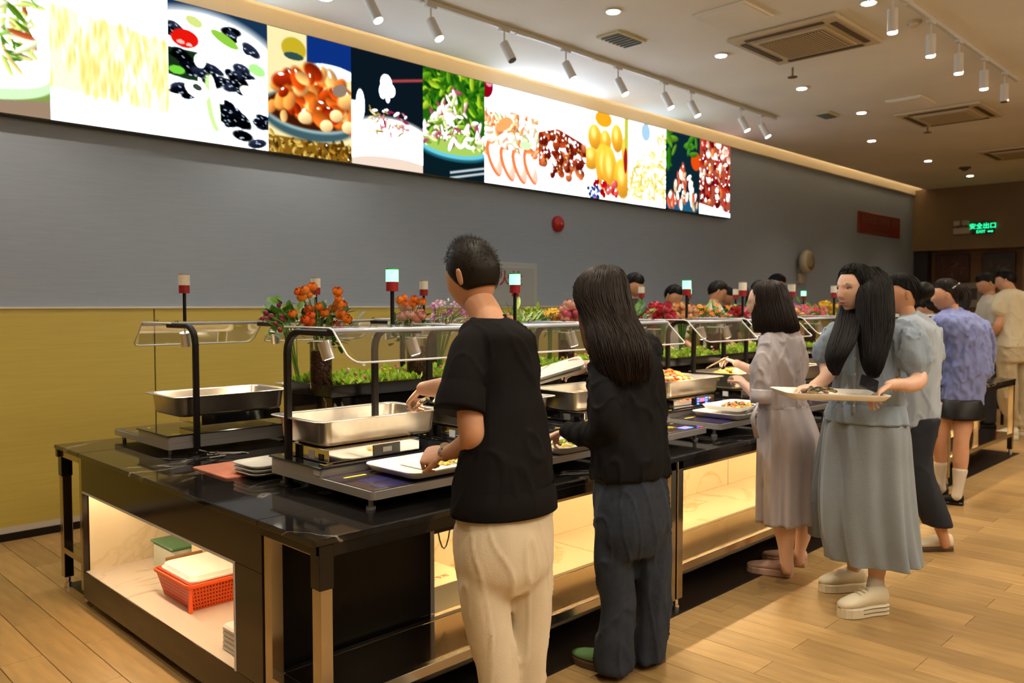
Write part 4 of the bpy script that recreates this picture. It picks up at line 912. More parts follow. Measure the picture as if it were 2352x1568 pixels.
# vases and bouquets ------------------------------------------------------
m_vase = clear_mat('vase_glass', (1, 1, .98), .95, .02, .9); m_bean = mat('coffee_bean', (.11, .035, .015), .35, vary=.3, vscale=60)
bean_me = None
def vase(x, y, label):
    global bean_me
    t = thing('glass_vase', (x, y, PZ - .03), label, 'vase', 'tall glass vases filled with dark beans'); z = PZ - .03; r = .052
    obj('glass', MB().rings([[(x + r * cos(a), y + r * sin(a), zz) for a in np.linspace(0, 2 * pi, 28, endpoint=False)] for zz in (z, z + .235)], cap=False).tube([(x, y, z), (x, y, z + .006)], [r, r], 28), m_vase, t, True, auto=40)
    obj('rim', MB().rings([[(x + q * cos(a), y + q * sin(a), zz) for a in np.linspace(0, 2 * pi, 28, endpoint=False)] for q, zz in ((r + .001, z + .232), (r + .002, z + .236), (r - .002, z + .237))], cap=False), m_acre, t, True)
    if bean_me is None:
        b = MB(); rr = random.Random(2); b.cyl((x, y, z + .008), r - .010, .172, 20)
        for k in range(380):
            a = rr.uniform(0, 2 * pi); zz = z + .010 + .178 * rr.random(); q = r - .009
            b.ball((x + q * cos(a), y + q * sin(a), zz), .0062, .0085, .0055, 6, 4, rot=a + rr.uniform(-.8, .8))
        for k in range(50):
            a = rr.uniform(0, 2 * pi); q = (r - .009) * rr.random() ** .5; b.ball((x + q * cos(a), y + q * sin(a), z + .184), .0062, .0085, .0055, 6, 4, rot=a)
        o = obj('beans', b, m_bean, t, True, kind='stuff'); bean_me = o.data
    else:
        o = bpy.data.objects.new('beans', bean_me); COL.objects.link(o); o.parent = t; o['kind'] = 'stuff'
    return t
def sph_flower(layers, n=6):
    b = MB()
    for L_, (rad, t0, t1, wd, dz) in enumerate(layers):
        for k in range(n):
            a0 = 2 * pi * k / n + L_ * 1.1; V = []
            for i in range(4):
                th = radians(t0 + (t1 - t0) * i / 3)
                for j in range(5):
                    v = (j / 4 - .5) * 2; a = a0 + v * wd * (.55 + .45 * sin(pi * min(1, .25 + i / 3 * .6))); rr = rad * (1 + .05 * (i == 3) - .05 * v * v + .025 * (k % 2))
                    V.append((rr * sin(th) * cos(a), rr * sin(th) * sin(a), dz - rr * cos(th) * .85 - (.0025 * v * v if i == 3 else 0)))
            b.add(V, [(i * 5 + j, (i + 1) * 5 + j, (i + 1) * 5 + j + 1, i * 5 + j + 1) for i in range(3) for j in range(4)])
    return b
def petal_flower(layers, cup, n=5, mats=0):
    b = MB()
    for L_, (rad, up, open_, w) in enumerate(layers):
        for k in range(n):
            a0 = 2 * pi * (k + .5 * (L_ % 2)) / n + L_ * .3; V = []
            for i in range(4):
                u = i / 3; rr = rad * (u ** .6) ; z = up * u ** 1.2 - (0.25 * rad * max(0, u - .75) * 4 * open_)
                rr2 = rr * (1 - .25 * (1 - open_) * max(0, u - .6) / .4)
                for j in range(4):
                    v = (j / 3 - .5) * 2; ww = w * sin(pi * min(1, .15 + u * .75)) ; a = a0 + v * ww * .9
                    V.append((rr2 * cos(a) * (1 - .08 * v * v), rr2 * sin(a) * (1 - .08 * v * v), z - .12 * rad * v * v * cup))
            F = [(i * 4 + j, (i + 1) * 4 + j, (i + 1) * 4 + j + 1, i * 4 + j + 1) for i in range(3) for j in range(3)]
            b.add(V, F)
    return b
FM = {}
def flower_mesh(kind):
    if kind in FM: return FM[kind]
    if kind == 'rose': b = sph_flower([(.020, 25, 105, .75, .014), (.0185, 30, 125, .7, .015), (.015, 40, 140, .65, .0165), (.011, 50, 145, .7, .018), (.007, 60, 150, .8, .020)], 5)
    elif kind == 'ball': b = sph_flower([(.024, 20, 100, .6, .014), (.023, 30, 120, .6, .014), (.020, 40, 138, .55, .016), (.016, 50, 148, .55, .018), (.011, 60, 155, .6, .020), (.006, 70, 160, .8, .022)], 7)
    elif kind == 'star': b = petal_flower([(.024, .008, 1, .42), (.013, .012, .6, .42)], .4, 5)
    elif kind == 'orchid': b = petal_flower([(.026, .006, 1, .5), (.012, .014, .2, .6)], .5, 4)
    elif kind == 'bud': b = MB().ball((0, 0, .008), .010, .010, .012, 9, 7)
    me = bpy.data.meshes.new('flower'); me.from_pydata(b.v, [], b.f); me.polygons.foreach_set('use_smooth', [True] * len(me.polygons)); FM[kind] = me
    return me
FMc = {}
def flower(kind, m, loc, dirv, sc, parent):
    key = (kind, m.name)
    if key not in FMc: me = flower_mesh(kind).copy(); me.materials.append(m); FMc[key] = me
    o = bpy.data.objects.new('flower', FMc[key]); COL.objects.link(o); o.parent = parent
    o.location = np.array(loc) - np.array(ORG[parent.name]); o.rotation_euler = Vector(dirv).to_track_quat('Z', 'Y').to_euler(); o.scale = (sc,) * 3
def leafquad(b, p, d, l, w, droop=.3):
    p = np.array(p, float); d = np.array(d, float); d /= np.linalg.norm(d) + 1e-9; s = np.cross(d, (0, 0, 1)); s /= np.linalg.norm(s) + 1e-6; n = np.cross(s, d)
    V = [p, p + d * l * .35 + s * w + n * .1 * w, p + d * l * .75 + s * w * .7 - n * droop * l * .2, p + d * l - n * droop * l * .5, p + d * l * .75 - s * w * .7 - n * droop * l * .2, p + d * l * .35 - s * w + n * .1 * w, p + d * l * .4 - n * .15 * w]
    b.add(V, [(0, 1, 6), (1, 2, 6), (2, 3, 6), (3, 4, 6), (4, 5, 6), (5, 0, 6)])
m_stem = mat('stem_green', (.12, .26, .03), .5)
leafm = {'dark': mat('leaf_dark', (.035, .12, .015), .4, vary=.3, vscale=30), 'mid': mat('leaf_mid', (.10, .28, .025), .4, vary=.3, vscale=30), 'lime': mat('leaf_lime', (.30, .50, .03), .4, vary=.3, vscale=30), 'pale': mat('leaf_pale', (.48, .58, .28), .4, vary=.2, vscale=30)}
def bouquet(x, y, label, specs, leaves, seed, zb=None, stemz=.22):
    r = random.Random(seed); zb = zb or PZ + .235
    t = thing('flower_bouquet', (x, y, zb), label, 'flowers'); st = MB()
    for kind, m, n, cx_, cz_, sx, sz, sc in specs:
        for k in range(int(n * 1.45) if x > 4.5 else n):
            a = r.uniform(-1, 1); b_ = r.uniform(-1, 1); q = r.uniform(-1, 1)
            p = np.array((x, y, 0.)) + RT * (cx_ + a * sx) - FWH * (b_ * min(sx, .10)) + np.array((0, 0, zb + cz_ + q * sz * sqrt(max(0, 1 - a * a * .6))))
            d = (p - np.array((x, y, zb - .05))); d /= np.linalg.norm(d); d = d * .5 - FWH * r.uniform(.4, .8) + RT * r.uniform(-.3, .3) + np.array((0, 0, .15))
            flower(kind, m, p, d, sc * r.uniform(1.15, 1.5), t)
            mid = (p + np.array((x, y, zb))) / 2 + np.array((0, 0, .01)); st.tube([(x + r.uniform(-.012, .012), y + r.uniform(-.012, .012), zb - stemz), mid, p - d * .004], .0022, 5)
    obj('stems', st, m_stem, t, kind='stuff')
    for key, n, sx, sz, cx_, cz_, l, w in leaves:
        b = MB()
        for k in range(n):
            p = np.array((x, y, 0.)) + RT * (cx_ + r.gauss(0, sx * .5)) + FWH * (.03 + abs(r.gauss(0, .04))) + np.array((0, 0, zb + cz_ + r.gauss(0, sz * .5)))
            d = (p - np.array((x + RT[0] * cx_ * .5, y + RT[1] * cx_ * .5, zb - .05))); d = d / (np.linalg.norm(d) + 1e-6) + np.array((r.gauss(0, .4), r.gauss(0, .4), r.gauss(.1, .3)))
            leafquad(b, p, d, l * r.uniform(.6, 1.2), w * r.uniform(.7, 1.2))
        obj('leaves', b, leafm[key], t, True, kind='stuff')
    return t
FWH = np.array((cos(YAW), sin(YAW), 0.))
mo = mat('petal_orange', (.98, .30, .03), .5); mo2 = mat('petal_deep_orange', (.92, .17, .03), .5); mp = mat('petal_pink', (.88, .42, .36), .5); mpw = mat('petal_pale_pink', (.92, .62, .55), .5); mv = mat('petal_violet', (.50, .14, .45), .5); mlv = mat('petal_lilac', (.78, .50, .72), .5)
my = mat('petal_yellow', (.92, .62, .05), .5); mcr = mat('petal_crimson', (.70, .04, .08), .5); mpk = mat('petal_hot_pink', (.82, .16, .28), .5); mw = mat('petal_white', (.85, .82, .70), .5); mbud = mat('bud_maroon', (.30, .02, .06), .4); mpe = mat('petal_peach', (.95, .60, .32), .5)
VX_ = [2.20, 2.78, 3.48, 3.98, 4.92, 5.72, 6.5, 7.4, 8.3]
vl = ['glass vase of dark beans below the orange roses', 'glass vase of dark beans below the pink and purple flowers', 'glass vase behind the head of the man', 'glass vase of beans below the pink ball flowers', 'glass vase below the crimson flowers', 'glass vase below the mixed orange and violet flowers', 'glass vase behind the satin dress', 'glass vase below the yellow flowers', 'glass vase near the far end of the planter']
for x, l in zip(VX, vl): vase(x - .05, 3.42, l)
bouquet(2.20, 3.5, 'bunch of bright orange roses with dark leaves over the near vase', [('rose', mo, 14, .02, .12, .12, .11, .9), ('rose', mo2, 11, .03, .06, .10, .07, .85), ('rose', mo, 3, .12, .12, .06, .05, .8), ('star', mw, 8, .02, .10, .11, .10, .35)],
        [('dark', 90, .13, .08, .02, .05, .05, .018), ('dark', 40, .10, .05, .02, -.02, .05, .02), ('mid', 30, .10, .06, -.05, .02, .05, .015)], 1)
bouquet(2.06, 3.47, 'leafy sprig with maroon berries left of the orange roses', [('bud', mbud, 9, -.13, .07, .07, .08, .9), ('rose', mo, 1, -.02, .08, .02, .03, .9)], [('mid', 60, .08, .06, -.10, .07, .055, .024), ('lime', 34, .09, .05, -.09, .04, .05, .02)], 2)
bouquet(2.75, 3.5, 'pink and orange roses right of the green beacon', [('ball', mpw, 6, -.01, .08, .06, .05, 1.0), ('ball', mp, 4, .03, .05, .05, .04, .9), ('rose', mo, 9, .0, .15, .08, .03, .8), ('star', mw, 14, -.02, .02, .08, .05, .4)], [('mid', 70, .12, .06, .0, .02, .05, .018), ('dark', 30, .1, .05, 0, -.02, .05, .02)], 3)
bouquet(2.93, 3.48, 'spray of violet orchids behind the ear of the man', [('orchid', mv, 16, .07, .09, .10, .07, .8), ('orchid', mlv, 12, .08, .11, .11, .06, .85)], [('pale', 26, .12, .08, .08, .06, .04, .006), ('mid', 20, .08, .04, .02, .02, .04, .01)], 4)
bouquet(3.52, 3.48, 'long pale green leaves and a cream lily beside the neck of the man', [('ball', mpe, 4, -.05, .03, .03, .03, .9), ('orchid', mlv, 1, -.03, .07, .02, .02, .7)], [('lime', 26, .09, .06, -.0, .04, .13, .012), ('lime', 22, .10, .02, .06, -.01, .13, .016), ('mid', 14, .08, .05, 0, .04, .10, .012)], 5)
bouquet(3.74, 3.5, 'curled fresh green foliage between the beacon and the pink ball flowers', [('bud', leafm['lime'], 6, -.02, .09, .05, .03, 1.0)], [('dark', 50, .07, .05, .0, .02, .06, .016), ('lime', 24, .09, .06, -.02, .05, .08, .01), ('pale', 14, .06, .03, -.03, -.0, .05, .016)], 6)
bouquet(3.86, 3.5, 'small yellow and orange blossoms beside the pink ball flowers', [('star', my, 14, .02, .08, .05, .03, .8), ('star', mo, 6, .04, .07, .04, .03, .8)], [('lime', 50, .06, .05, .02, .02, .06, .008)], 7)
bouquet(3.93, 3.46, 'ball of pink ranunculus flowers left of the long dark hair', [('ball', mp, 9, .05, .08, .055, .055, 1.05), ('ball', mpw, 8, .04, .09, .05, .05, 1.05), ('ball', mpk, 5, .07, .06, .05, .04, 1.0)], [('lime', 50, .08, .03, .03, -.01, .06, .016), ('mid', 40, .08, .03, .03, -.01, .05, .016)], 8)
bouquet(4.72, 3.5, 'green leaves and red berries just right of the long dark hair', [('bud', mcr, 8, .02, .06, .08, .07, 1.2), ('orchid', mv, 5, .05, .0, .08, .02, .6)], [('mid', 60, .13, .08, .0, .06, .08, .03), ('lime', 30, .12, .06, .02, .04, .07, .02)], 9)
bouquet(5.08, 3.5, 'crimson and hot pink blossoms behind the counter', [('ball', mcr, 18, -.02, .06, .09, .08, .85), ('ball', mpk, 16, .0, .07, .10, .07, .85)], [('mid', 50, .14, .06, 0, .0, .06, .02)], 10)
bouquet(5.34, 3.5, 'peach coloured blossoms beside the crimson ones', [('ball', mpe, 22, .02, .08, .08, .06, .85), ('ball', mpw, 6, .03, .08, .07, .05, .8)], [('mid', 40, .12, .05, 0, .0, .06, .015)], 11)
bouquet(5.74, 3.5, 'tall mixed bunch with small orange blossoms and green leaves', [('star', mo, 30, -.0, .08, .14, .07, .6), ('orchid', mv, 14, 0, .02, .16, .03, .55), ('star', mlv, 10, -.05, .04, .10, .04, .6)], [('mid', 70, .17, .08, 0, .05, .08, .018), ('lime', 40, .17, .07, 0, .04, .07, .015)], 12)
bouquet(6.3, 3.5, 'crimson and violet bunch left of the bobbed hair', [('ball', mcr, 10, -.02, .09, .08, .05, .85), ('orchid', mv, 20, .08, .07, .10, .06, .75), ('star', mpk, 12, 0, .07, .12, .05, .7)], [('mid', 70, .16, .07, 0, .03, .08, .018), ('lime', 30, .15, .05, 0, .02, .07, .015)], 13)
bouquet(7.0, 3.5, 'peach and violet flowers behind the bobbed hair', [('ball', mpe, 14, .06, .06, .10, .05, .9), ('orchid', mv, 12, .1, .08, .08, .06, .8), ('star', mpk, 16, .12, .03, .15, .05, .7)], [('mid', 60, .18, .06, .08, .02, .08, .018)], 14)
bouquet(7.55, 3.5, 'pink flower spray left of the yellow flowers', [('star', mpk, 34, -.05, .07, .16, .07, .75), ('star', mcr, 12, 0, .08, .14, .06, .75)], [('mid', 80, .2, .08, 0, .04, .08, .018), ('lime', 40, .2, .06, 0, .02, .07, .015)], 15)
bouquet(8.15, 3.5, 'yellow flowers beside the face of the woman with the tray', [('ball', my, 26, -.02, .08, .15, .08, .95), ('star', mo, 8, 0, .06, .12, .05, .8)], [('mid', 70, .18, .08, 0, .03, .08, .018), ('lime', 40, .18, .06, 0, .02, .07, .015)], 16)
bouquet(8.8, 3.5, 'white and pink flowers at the far end of the planter', [('ball', mw, 14, 0, .08, .12, .07, .9), ('star', mpk, 14, 0, .08, .14, .06, .8)], [('mid', 70, .18, .07, 0, .03, .08, .018)], 17)
# far end: red chairs/cart beyond the island
# ------------------------------------------------------------------ people
FWH = np.array((cos(YAW), sin(YAW), 0.))
m_skin = mat('skin_warm', (.62, .33, .20), .5, sub=.12, vary=.06, vscale=14); m_skin2 = mat('skin_light', (.72, .45, .33), .48, sub=.15, vary=.05, vscale=14)
m_skin3 = mat('skin_tan', (.55, .28, .16), .5, sub=.1, vary=.06, vscale=14)
m_hair = mat('hair_black', (.005, .004, .004), .5, spec=.18); m_hairb = mat('hair_dark_brown', (.012, .006, .004), .45, spec=.25)
m_lip = mat('lip_pink', (.42, .10, .09), .4); m_eye = mat('eye_dark', (.015, .010, .008), .15); m_eyew = mat('eye_white', (.62, .58, .54), .3); m_brow = mat('brow_dark', (.05, .03, .02), .7)
def cat(specs, steps):
    A = np.array(specs, float); n = len(A); out = []
    for i in range(n - 1):
        p0, p1, p2, p3 = A[max(i - 1, 0)], A[i], A[i + 1], A[min(i + 2, n - 1)]
        for s in range(steps):
            t = s / steps; out.append(.5 * ((2 * p1) + (-p0 + p2) * t + (2 * p0 - 5 * p1 + 4 * p2 - p3) * t * t + (-p0 + 3 * p1 - 3 * p2 + p3) * t ** 3))
    out.append(A[-1]); return np.array(out)
def face(a):  # a: (right, towards camera) mix -> unit horizontal vector
    v = RT * a[0] - FWH * a[1]; return v / np.linalg.norm(v)
def hrings(specs, f, k=.62, N=40, steps=4, fold=None):
    """stack of horizontal ellipses; spec = (u, v, d, visible half width in px)"""
    f = np.array(f); s = np.array((f[1], -f[0], 0.)); A = cat(specs, steps); R_ = []
    for i, (u, v, d, w) in enumerate(A):
        c = at(u, v, d); W_ = max(w, .5) * d / FPX; a = W_ / sqrt((s @ RT) ** 2 + (k * (f @ RT)) ** 2); b = a * k; ring = []
        for j in range(N):
            th = 2 * pi * j / N; m = 1.
            if fold: t = i / (len(A) - 1); m = 1 + (fold[1] + (fold[2] - fold[1]) * t) * (sin(fold[0] * th + fold[3] + t * 1.3) * .7 + sin(fold[0] * 1.7 * th + fold[3] * 2 - t) * .4)
            ring.append(c + s * a * cos(th) * m + f * b * sin(th) * m)
        R_.append(np.array(ring))
    return R_
def hl(mb, specs, f, **k): R_ = hrings(specs, f, **k); mb.rings(R_); return R_
def tl(mb, specs, N=14, steps=4, flat=1.):
    A = cat(specs, steps); P = [at(u, v, d) for u, v, d, r in A]; r = [r * d / FPX for u, v, d, r in A]
    # rounded ends
    d0 = P[0] - P[1]; d0 /= np.linalg.norm(d0) + 1e-9; d1 = P[-1] - P[-2]; d1 /= np.linalg.norm(d1) + 1e-9
    P = [P[0] + d0 * r[0] * .6] + P + [P[-1] + d1 * r[-1] * .6]; r = [r[0] * .55] + r + [r[-1] * .55]
    mb.tube(P, r, N, flat=flat); return P
def tlo(mb, specs, N=24, steps=4, th=.004):
    A = cat(specs, steps); P = [at(u, v, d) for u, v, d, r in A]; r = [r * d / FPX for u, v, d, r in A]; P.append(P[-1] + (P[-2] - P[-1]) * .05); r.append(r[-1] - th); P.append(P[-2] * .3 + P[-3] * .7); r.append(r[-2] - th * 2)
    mb.tube(P, r, N, cap=False)
def hlo(mb, specs, f, **k):
    R_ = hrings(specs, f, **k); c = np.mean(R_[-1], 0); R_.append(c + (R_[-1] - c) * .97 + np.array((0, 0, .001))); R_.append(c + (R_[-2] - c) * .94 + np.array((0, 0, .03))); mb.rings(R_, cap=False)
def strands(mb, R_, n, rad, seed, t0=(0, .35), t1=(.8, 1.), off=.02, wav=.004, js=None):
    r = random.Random(seed); K = len(R_); N = len(R_[0])
    for q in range(n):
        j = r.uniform(*js) * N if js else r.random() * N; a = r.uniform(*t0) * (K - 1); b = r.uniform(*t1) * (K - 1); o = r.uniform(-.5, 1.) * off; dj = r.gauss(0, .5)
        pts = []
        for s in range(9):
            t = a + (b - a) * s / 8; i = min(int(t), K - 2); fr = t - i; jj = (j + dj * s / 8) % N; j0 = int(jj); fj = jj - j0
            def P(ii): return R_[ii][j0 % N] * (1 - fj) + R_[ii][(j0 + 1) % N] * fj
            p = P(i) * (1 - fr) + P(i + 1) * fr; c = np.mean(R_[i], 0); dd = p - c; dd /= np.linalg.norm(dd) + 1e-9
            pts.append(p + dd * (o + .001) + np.array((r.gauss(0, wav * .3), r.gauss(0, wav * .3), 0)) * s / 8)
        mb.tube(pts, [rad * .6, rad, rad, rad, rad, rad, rad * .9, rad * .7, rad * .25], 4, cap=False)
def headmesh(mb, c, h, f, tilt=0., roll=0., n=44, nose=1., wide=1.):
    """head centred at c, height h; f = facing direction"""
    f = np.array(f); s = np.array((f[1], -f[0], 0.)); up = np.array((0, 0, 1.))
    F_ = f * cos(tilt) + up * sin(tilt); U = up * cos(tilt) - f * sin(tilt)
    S_ = s * cos(roll) + U * sin(roll); U = U * cos(roll) - s * sin(roll); V = []
    def shape(th, ph):
        dz = -cos(th); dx = sin(th) * cos(ph); dy = sin(th) * sin(ph)
        x, y, z = .335 * dx * wide, .41 * dy, .5 * dz
        lo = max(0., -dz); x *= 1 - .30 * lo ** 1.6; up_ = max(0., dz)
        if dy < 0: y *= 1 - .42 * lo ** 1.3; y *= 1.04 + .06 * up_
        else: y = y * (1 - .05 * lo) + .03 * lo * (1 if dy > .2 else dy * 5); y *= 1 - .10 * up_ ** 2
        if dy > 0:
            g = lambda a, b, sa, sb: math.exp(-((x - a) / sa) ** 2 - ((z - b) / sb) ** 2)
            ns = 0.
            if -.20 < z < .12: tz = (.12 - z) / .28; ns = .095 * nose * (tz ** 1.3 if z > -.14 else max(0, (z + .20) / .06) * .9) * math.exp(-(x / (.032 + .035 * max(0, min(1, tz)))) ** 2)
            y += max(0, ns)
            y -= .040 * (g(.145, .03, .07, .045) + g(-.145, .03, .07, .045)); y += .012 * (g(.14, .10, .10, .03) + g(-.14, .10, .10, .03))
            y += .028 * (g(0, -.255, .085, .022) + g(0, -.305, .075, .022)) - .012 * g(0, -.28, .08, .008) + .035 * g(0, -.43, .10, .06) - .015 * g(0, -.36, .09, .025)
            y += .010 * (g(.20, -.10, .09, .09) + g(-.20, -.10, .09, .09))
        return x, y, z
    W_ = lambda x, y, z: c + h * (S_ * x + F_ * y + U * z)
    m = n; R_ = []
    for i in range(1, m): R_.append([W_(*shape(pi * i / m, 2 * pi * j / n + .001)) for j in range(n)])
    mb.rings(R_)
    for sx in (1, -1):   # ears
        e = MB(); P0 = []; 
        for i in range(1, 7):
            a = pi * i / 7; P0.append([W_(sx * (.325 + .045 * (.5 - .5 * cos(a)) + .018 * cos(2 * pi * j / 10)), -.05 - .03 * (1 - cos(a)) * .5 + sin(a) * .055 * sin(2 * pi * j / 10), -.03 - .125 * cos(a) * 1.0 + .0) for j in range(10)])
        e.rings(P0); mb.merge(e)
    return W_
def haircap(b, W_, back=58, front=112, side=62, g=1.03, vol=.07, n=36, m=14, fr0=-.2, fr1=.6, st=300, seed=1, L=.02, rad=.0016):
    R_ = []
    for i in range(m):
        ring = []
        for j in range(n):
            ph = 2 * pi * j / n; dy = sin(ph); q = min(1, max(0, (dy - fr0) / (fr1 - fr0))); q = q * q * (3 - 2 * q)
            lo = back + (side - back) * min(1, max(0, dy + 1) * 1.2) if dy < fr0 else side + (front - side) * q
            th = radians(lo) + (pi * .995 - radians(lo)) * i / (m - 1); dz = -cos(th); dx = sin(th) * cos(ph); dy2 = sin(th) * sin(ph)
            x, y, z = .345 * dx, .42 * dy2 * (1.06 if dy2 < 0 else .94), .5 * dz
            if dz < 0 and dy2 < 0: y *= 1 - .30 * (-dz) ** 1.3
            if dz < 0: x *= 1 - .10 * (-dz)
            f_ = g + vol * min(1, i / (m * .5)); ring.append(np.array(W_(x * f_, y * f_, z * f_)))
        R_.append(ring)
    b.rings(R_); strands(b, R_[::-1], st, rad, seed, t0=(0, .5), t1=(.75, 1.), off=.006, wav=.006)
    return R_
def facefeatures(W_, parent, sub=None, h=.23):
    for sx in (1, -1):
        b = MB(); R_ = []
        pts = [(sx * (.145 + .062 * cos(t)), .335 - .03 * abs(cos(t)) ** 2, .028 + .021 * sin(t)) for t in np.linspace(0, 2 * pi, 16, endpoint=False)]
        b.add([W_(*p) for p in pts] + [W_(sx * .145, .352, .028)], [(i, (i + 1) % 16, 16) for i in range(16)])
        e = obj('eye', b, m_eyew, parent, True)
        b = MB(); pts = [(sx * .140 + .022 * cos(t), .352, .030 + .021 * sin(t)) for t in np.linspace(0, 2 * pi, 14, endpoint=False)]
        b.add([W_(*p) for p in pts] + [W_(sx * .140, .358, .030)], [(i, (i + 1) % 14, 14) for i in range(14)]); obj('iris', b, m_eye, e)
        b = MB().tube([W_(sx * (.145 + .068 * cos(t)), .345 - .03 * abs(cos(t)) ** 2, .030 + .026 * sin(t)) for t in np.linspace(.1, pi - .1, 8)], .0012 * h / .23, 5); obj('eyelash_line', b, m_eye, e)
        b = MB().tube([W_(sx * (.145 + .085 * t), .372 - .035 * t * t, .115 + .012 * (1 - t * t)) for t in np.linspace(-1, 1, 8)], [.0012, .002, .0025, .0028, .0028, .0025, .0018, .0008], 6, flat=.5); obj('eyebrow', b, m_brow, parent)
    b = MB(); 
    for zc, hh in ((-.262, .017), (-.298, .020)):
        b.rings([[W_(.085 * t, .385 + .018 * (1 - t * t) - .0 + .012 * cos(a), zc + hh * (1 - .75 * t * t) * sin(a)) for a in np.linspace(0, 2 * pi, 8, endpoint=False)] for t in np.linspace(-1, 1, 9)])
    obj('lips', b, m_lip, parent, True)
def hand(c, d, nrm, side=1, L=.175, curl=(25, 30, 25), spread=.12, thumb=.7, vox=.0036):
    """c wrist, d finger direction, nrm = back-of-hand normal, side: thumb on +/- (d x nrm)"""
    c = np.array(c, float); d = np.array(d, float); d /= np.linalg.norm(d); nrm = np.array(nrm, float); nrm -= d * (d @ nrm); nrm /= np.linalg.norm(nrm); s = np.cross(d, nrm) * side
    b = MB(); pl = L * .52; pw = L * .235
    R_ = []
    for t, w, th in ((-.12, .62, .75), (.1, .72, .85), (.4, .95, .9), (.75, 1.0, .75), (1.0, .92, .6), (1.06, .7, .35)):
        R_.append([c + d * pl * t + s * pw * w * cos(a) + nrm * L * .085 * th * sin(a) for a in np.linspace(0, 2 * pi, 14, endpoint=False)])
    b.rings(R_)
    for k, (o, fl) in enumerate(((.72, .43), (.26, .48), (-.22, .45), (-.66, .36))):
        base = c + d * pl * .93 + s * pw * o; dd = d + s * spread * o; dd /= np.linalg.norm(dd); ang = 0; P = [base - dd * .012, base]; rr = [L * .047, L * .047]
        for seg, cu in zip((.45, .32, .25), curl):
            ang += radians(cu * (1 + .12 * (k - 1))); v = dd * cos(ang) - nrm * sin(ang); P.append(P[-1] + v * fl * L * seg); rr.append(rr[-1] * .91)
        P.append(P[-1] + (P[-1] - P[-2]) * .15); rr.append(rr[-1] * .5); b.tube(P, rr, 8)
    t0 = c + d * pl * .25 + s * pw * .7; v = d * .75 + s * thumb - nrm * .35; v /= np.linalg.norm(v); P = [t0, t0 + v * L * .16]; v2 = v * .8 + d * .45 - nrm * .2; v2 /= np.linalg.norm(v2)
    P += [P[-1] + v2 * L * .15, P[-1] + v2 * L * .15 + (v2 * .7 + d * .4) * L * .11]; b.tube(P, [L * .06, L * .058, L * .048, L * .035], 8)
    return fuse(b, vox, 3)
def shoe(parent, heel, dirv, L, mats, name='shoe', w=.045, h=.065, sole=.02, solem=None, label=None, open_=.55):
    heel = np.array(heel, float); d = np.array(dirv, float); d /= np.linalg.norm(d); s = np.array((d[1], -d[0], 0)); up = np.array((0, 0, 1.)); R_ = []; S_ = []
    prof = [(0, .45, .8), (.03, .75, 1.05), (.12, .85, 1.1), (.25, .82, 1.05), (.40, .82, .95), (.55, .92, .8), (.70, 1.0, .65), (.85, .92, .5), (.95, .66, .38), (1., .3, .25)]
    for t, ww, hh in prof:
        c = heel + d * L * t; R_.append([c + s * w * ww * cos(a) + up * (sole + max(0, h * hh * (.45 + .55 * sin(a)) if sin(a) > -.8 else 0)) for a in np.linspace(0, 2 * pi, 16, endpoint=False)])
    u = obj(name, MB().rings(R_), mats, parent, True, label=label)
    SR = []
    for z, g in ((.001, .96), (.004, 1.06), (sole, 1.08), (sole + .006, 1.0)):
        out = [(t, ww) for t, ww, hh in prof]; P = [heel + d * (L * t) + s * w * ww * g + up * z for t, ww in out] + [heel + d * (L * t) - s * w * ww * g + up * z for t, ww in reversed(out)]
        SR.append(P)
    obj('sole', MB().rings(SR), solem or mats, u, False)
    return u
def feetd(v): return HC * FPX / (v - 700.2)
def sc5(L, dx, f): return [(q[0] + dx, q[1], q[2], q[3] * f) for q in L]
def person(u, vf, label, nm='person'):
    d = feetd(vf); p = at(u, vf, d); return thing(nm, (p[0], p[1], 0.), label, 'person')
def cloth(name, mb, vox, m, t, amp=.006, sc=(9, 9, 4), seed=0., it=5, label=None):
    f = fuse(mb, vox, it); wrinkle(f, amp, sc, seed); return obj(name, f, m, t, True, label=label)
UP3 = np.array((0, 0, 1.))

# ---- man in black T-shirt, nearest ----
m_tee = mat('tee_black', (.006, .005, .0055), .9, spec=.15, bump=.15, bscale=220); m_cream_tr = mat('trousers_cream', (.66, .57, .42), .85, sheen=.1, bump=.15, bscale=200)
t = person(1165, 1740, 'man in a black T-shirt and cream trousers reaching over the near food pan'); fy_ = np.array((0, 1., 0))
b = MB()
tl(b, [(1098, 690, 2.93, 36), (1118, 730, 2.90, 40), (1128, 770, 2.88, 44)])                       # neck
hl(b, [(1130, 745, 2.87, 44), (1140, 780, 2.85, 66), (1155, 860, 2.83, 62), (1160, 960, 2.80, 66), (1160, 1060, 2.77, 78), (1160, 1180, 2.74, 78)], fy_)
tl(b, [(1085, 800, 2.76, 30), (1078, 880, 2.70, 31), (1080, 960, 2.66, 31), (1083, 1000, 2.66, 30), (1072, 1018, 2.72, 27), (1045, 1034, 2.80, 21), (1020, 1042, 2.88, 15)])
tl(b, [(1190, 790, 2.93, 36), (1150, 840, 3.02, 32), (1105, 875, 3.12, 30), (1060, 885, 3.22, 27), (1010, 890, 3.33, 23), (968, 893, 3.42, 16)])
for cx, c2, dl in ((1115, 1150, 2.67), (1212, 1216, 2.77)): tl(b, [(cx, 1200, dl, 34), (cx, 1400, dl, 30), ((cx + c2) / 2, 1550, dl, 24), (c2, 1690, dl - .02, 20), (c2, 1728, dl - .02, 18)])
body = fuse(b, .009, 4)
hc = at(1084, 636, 2.95); fm = face((-.78, -.62)); W_ = headmesh(body, hc, .245, fm, tilt=-.30, n=40)
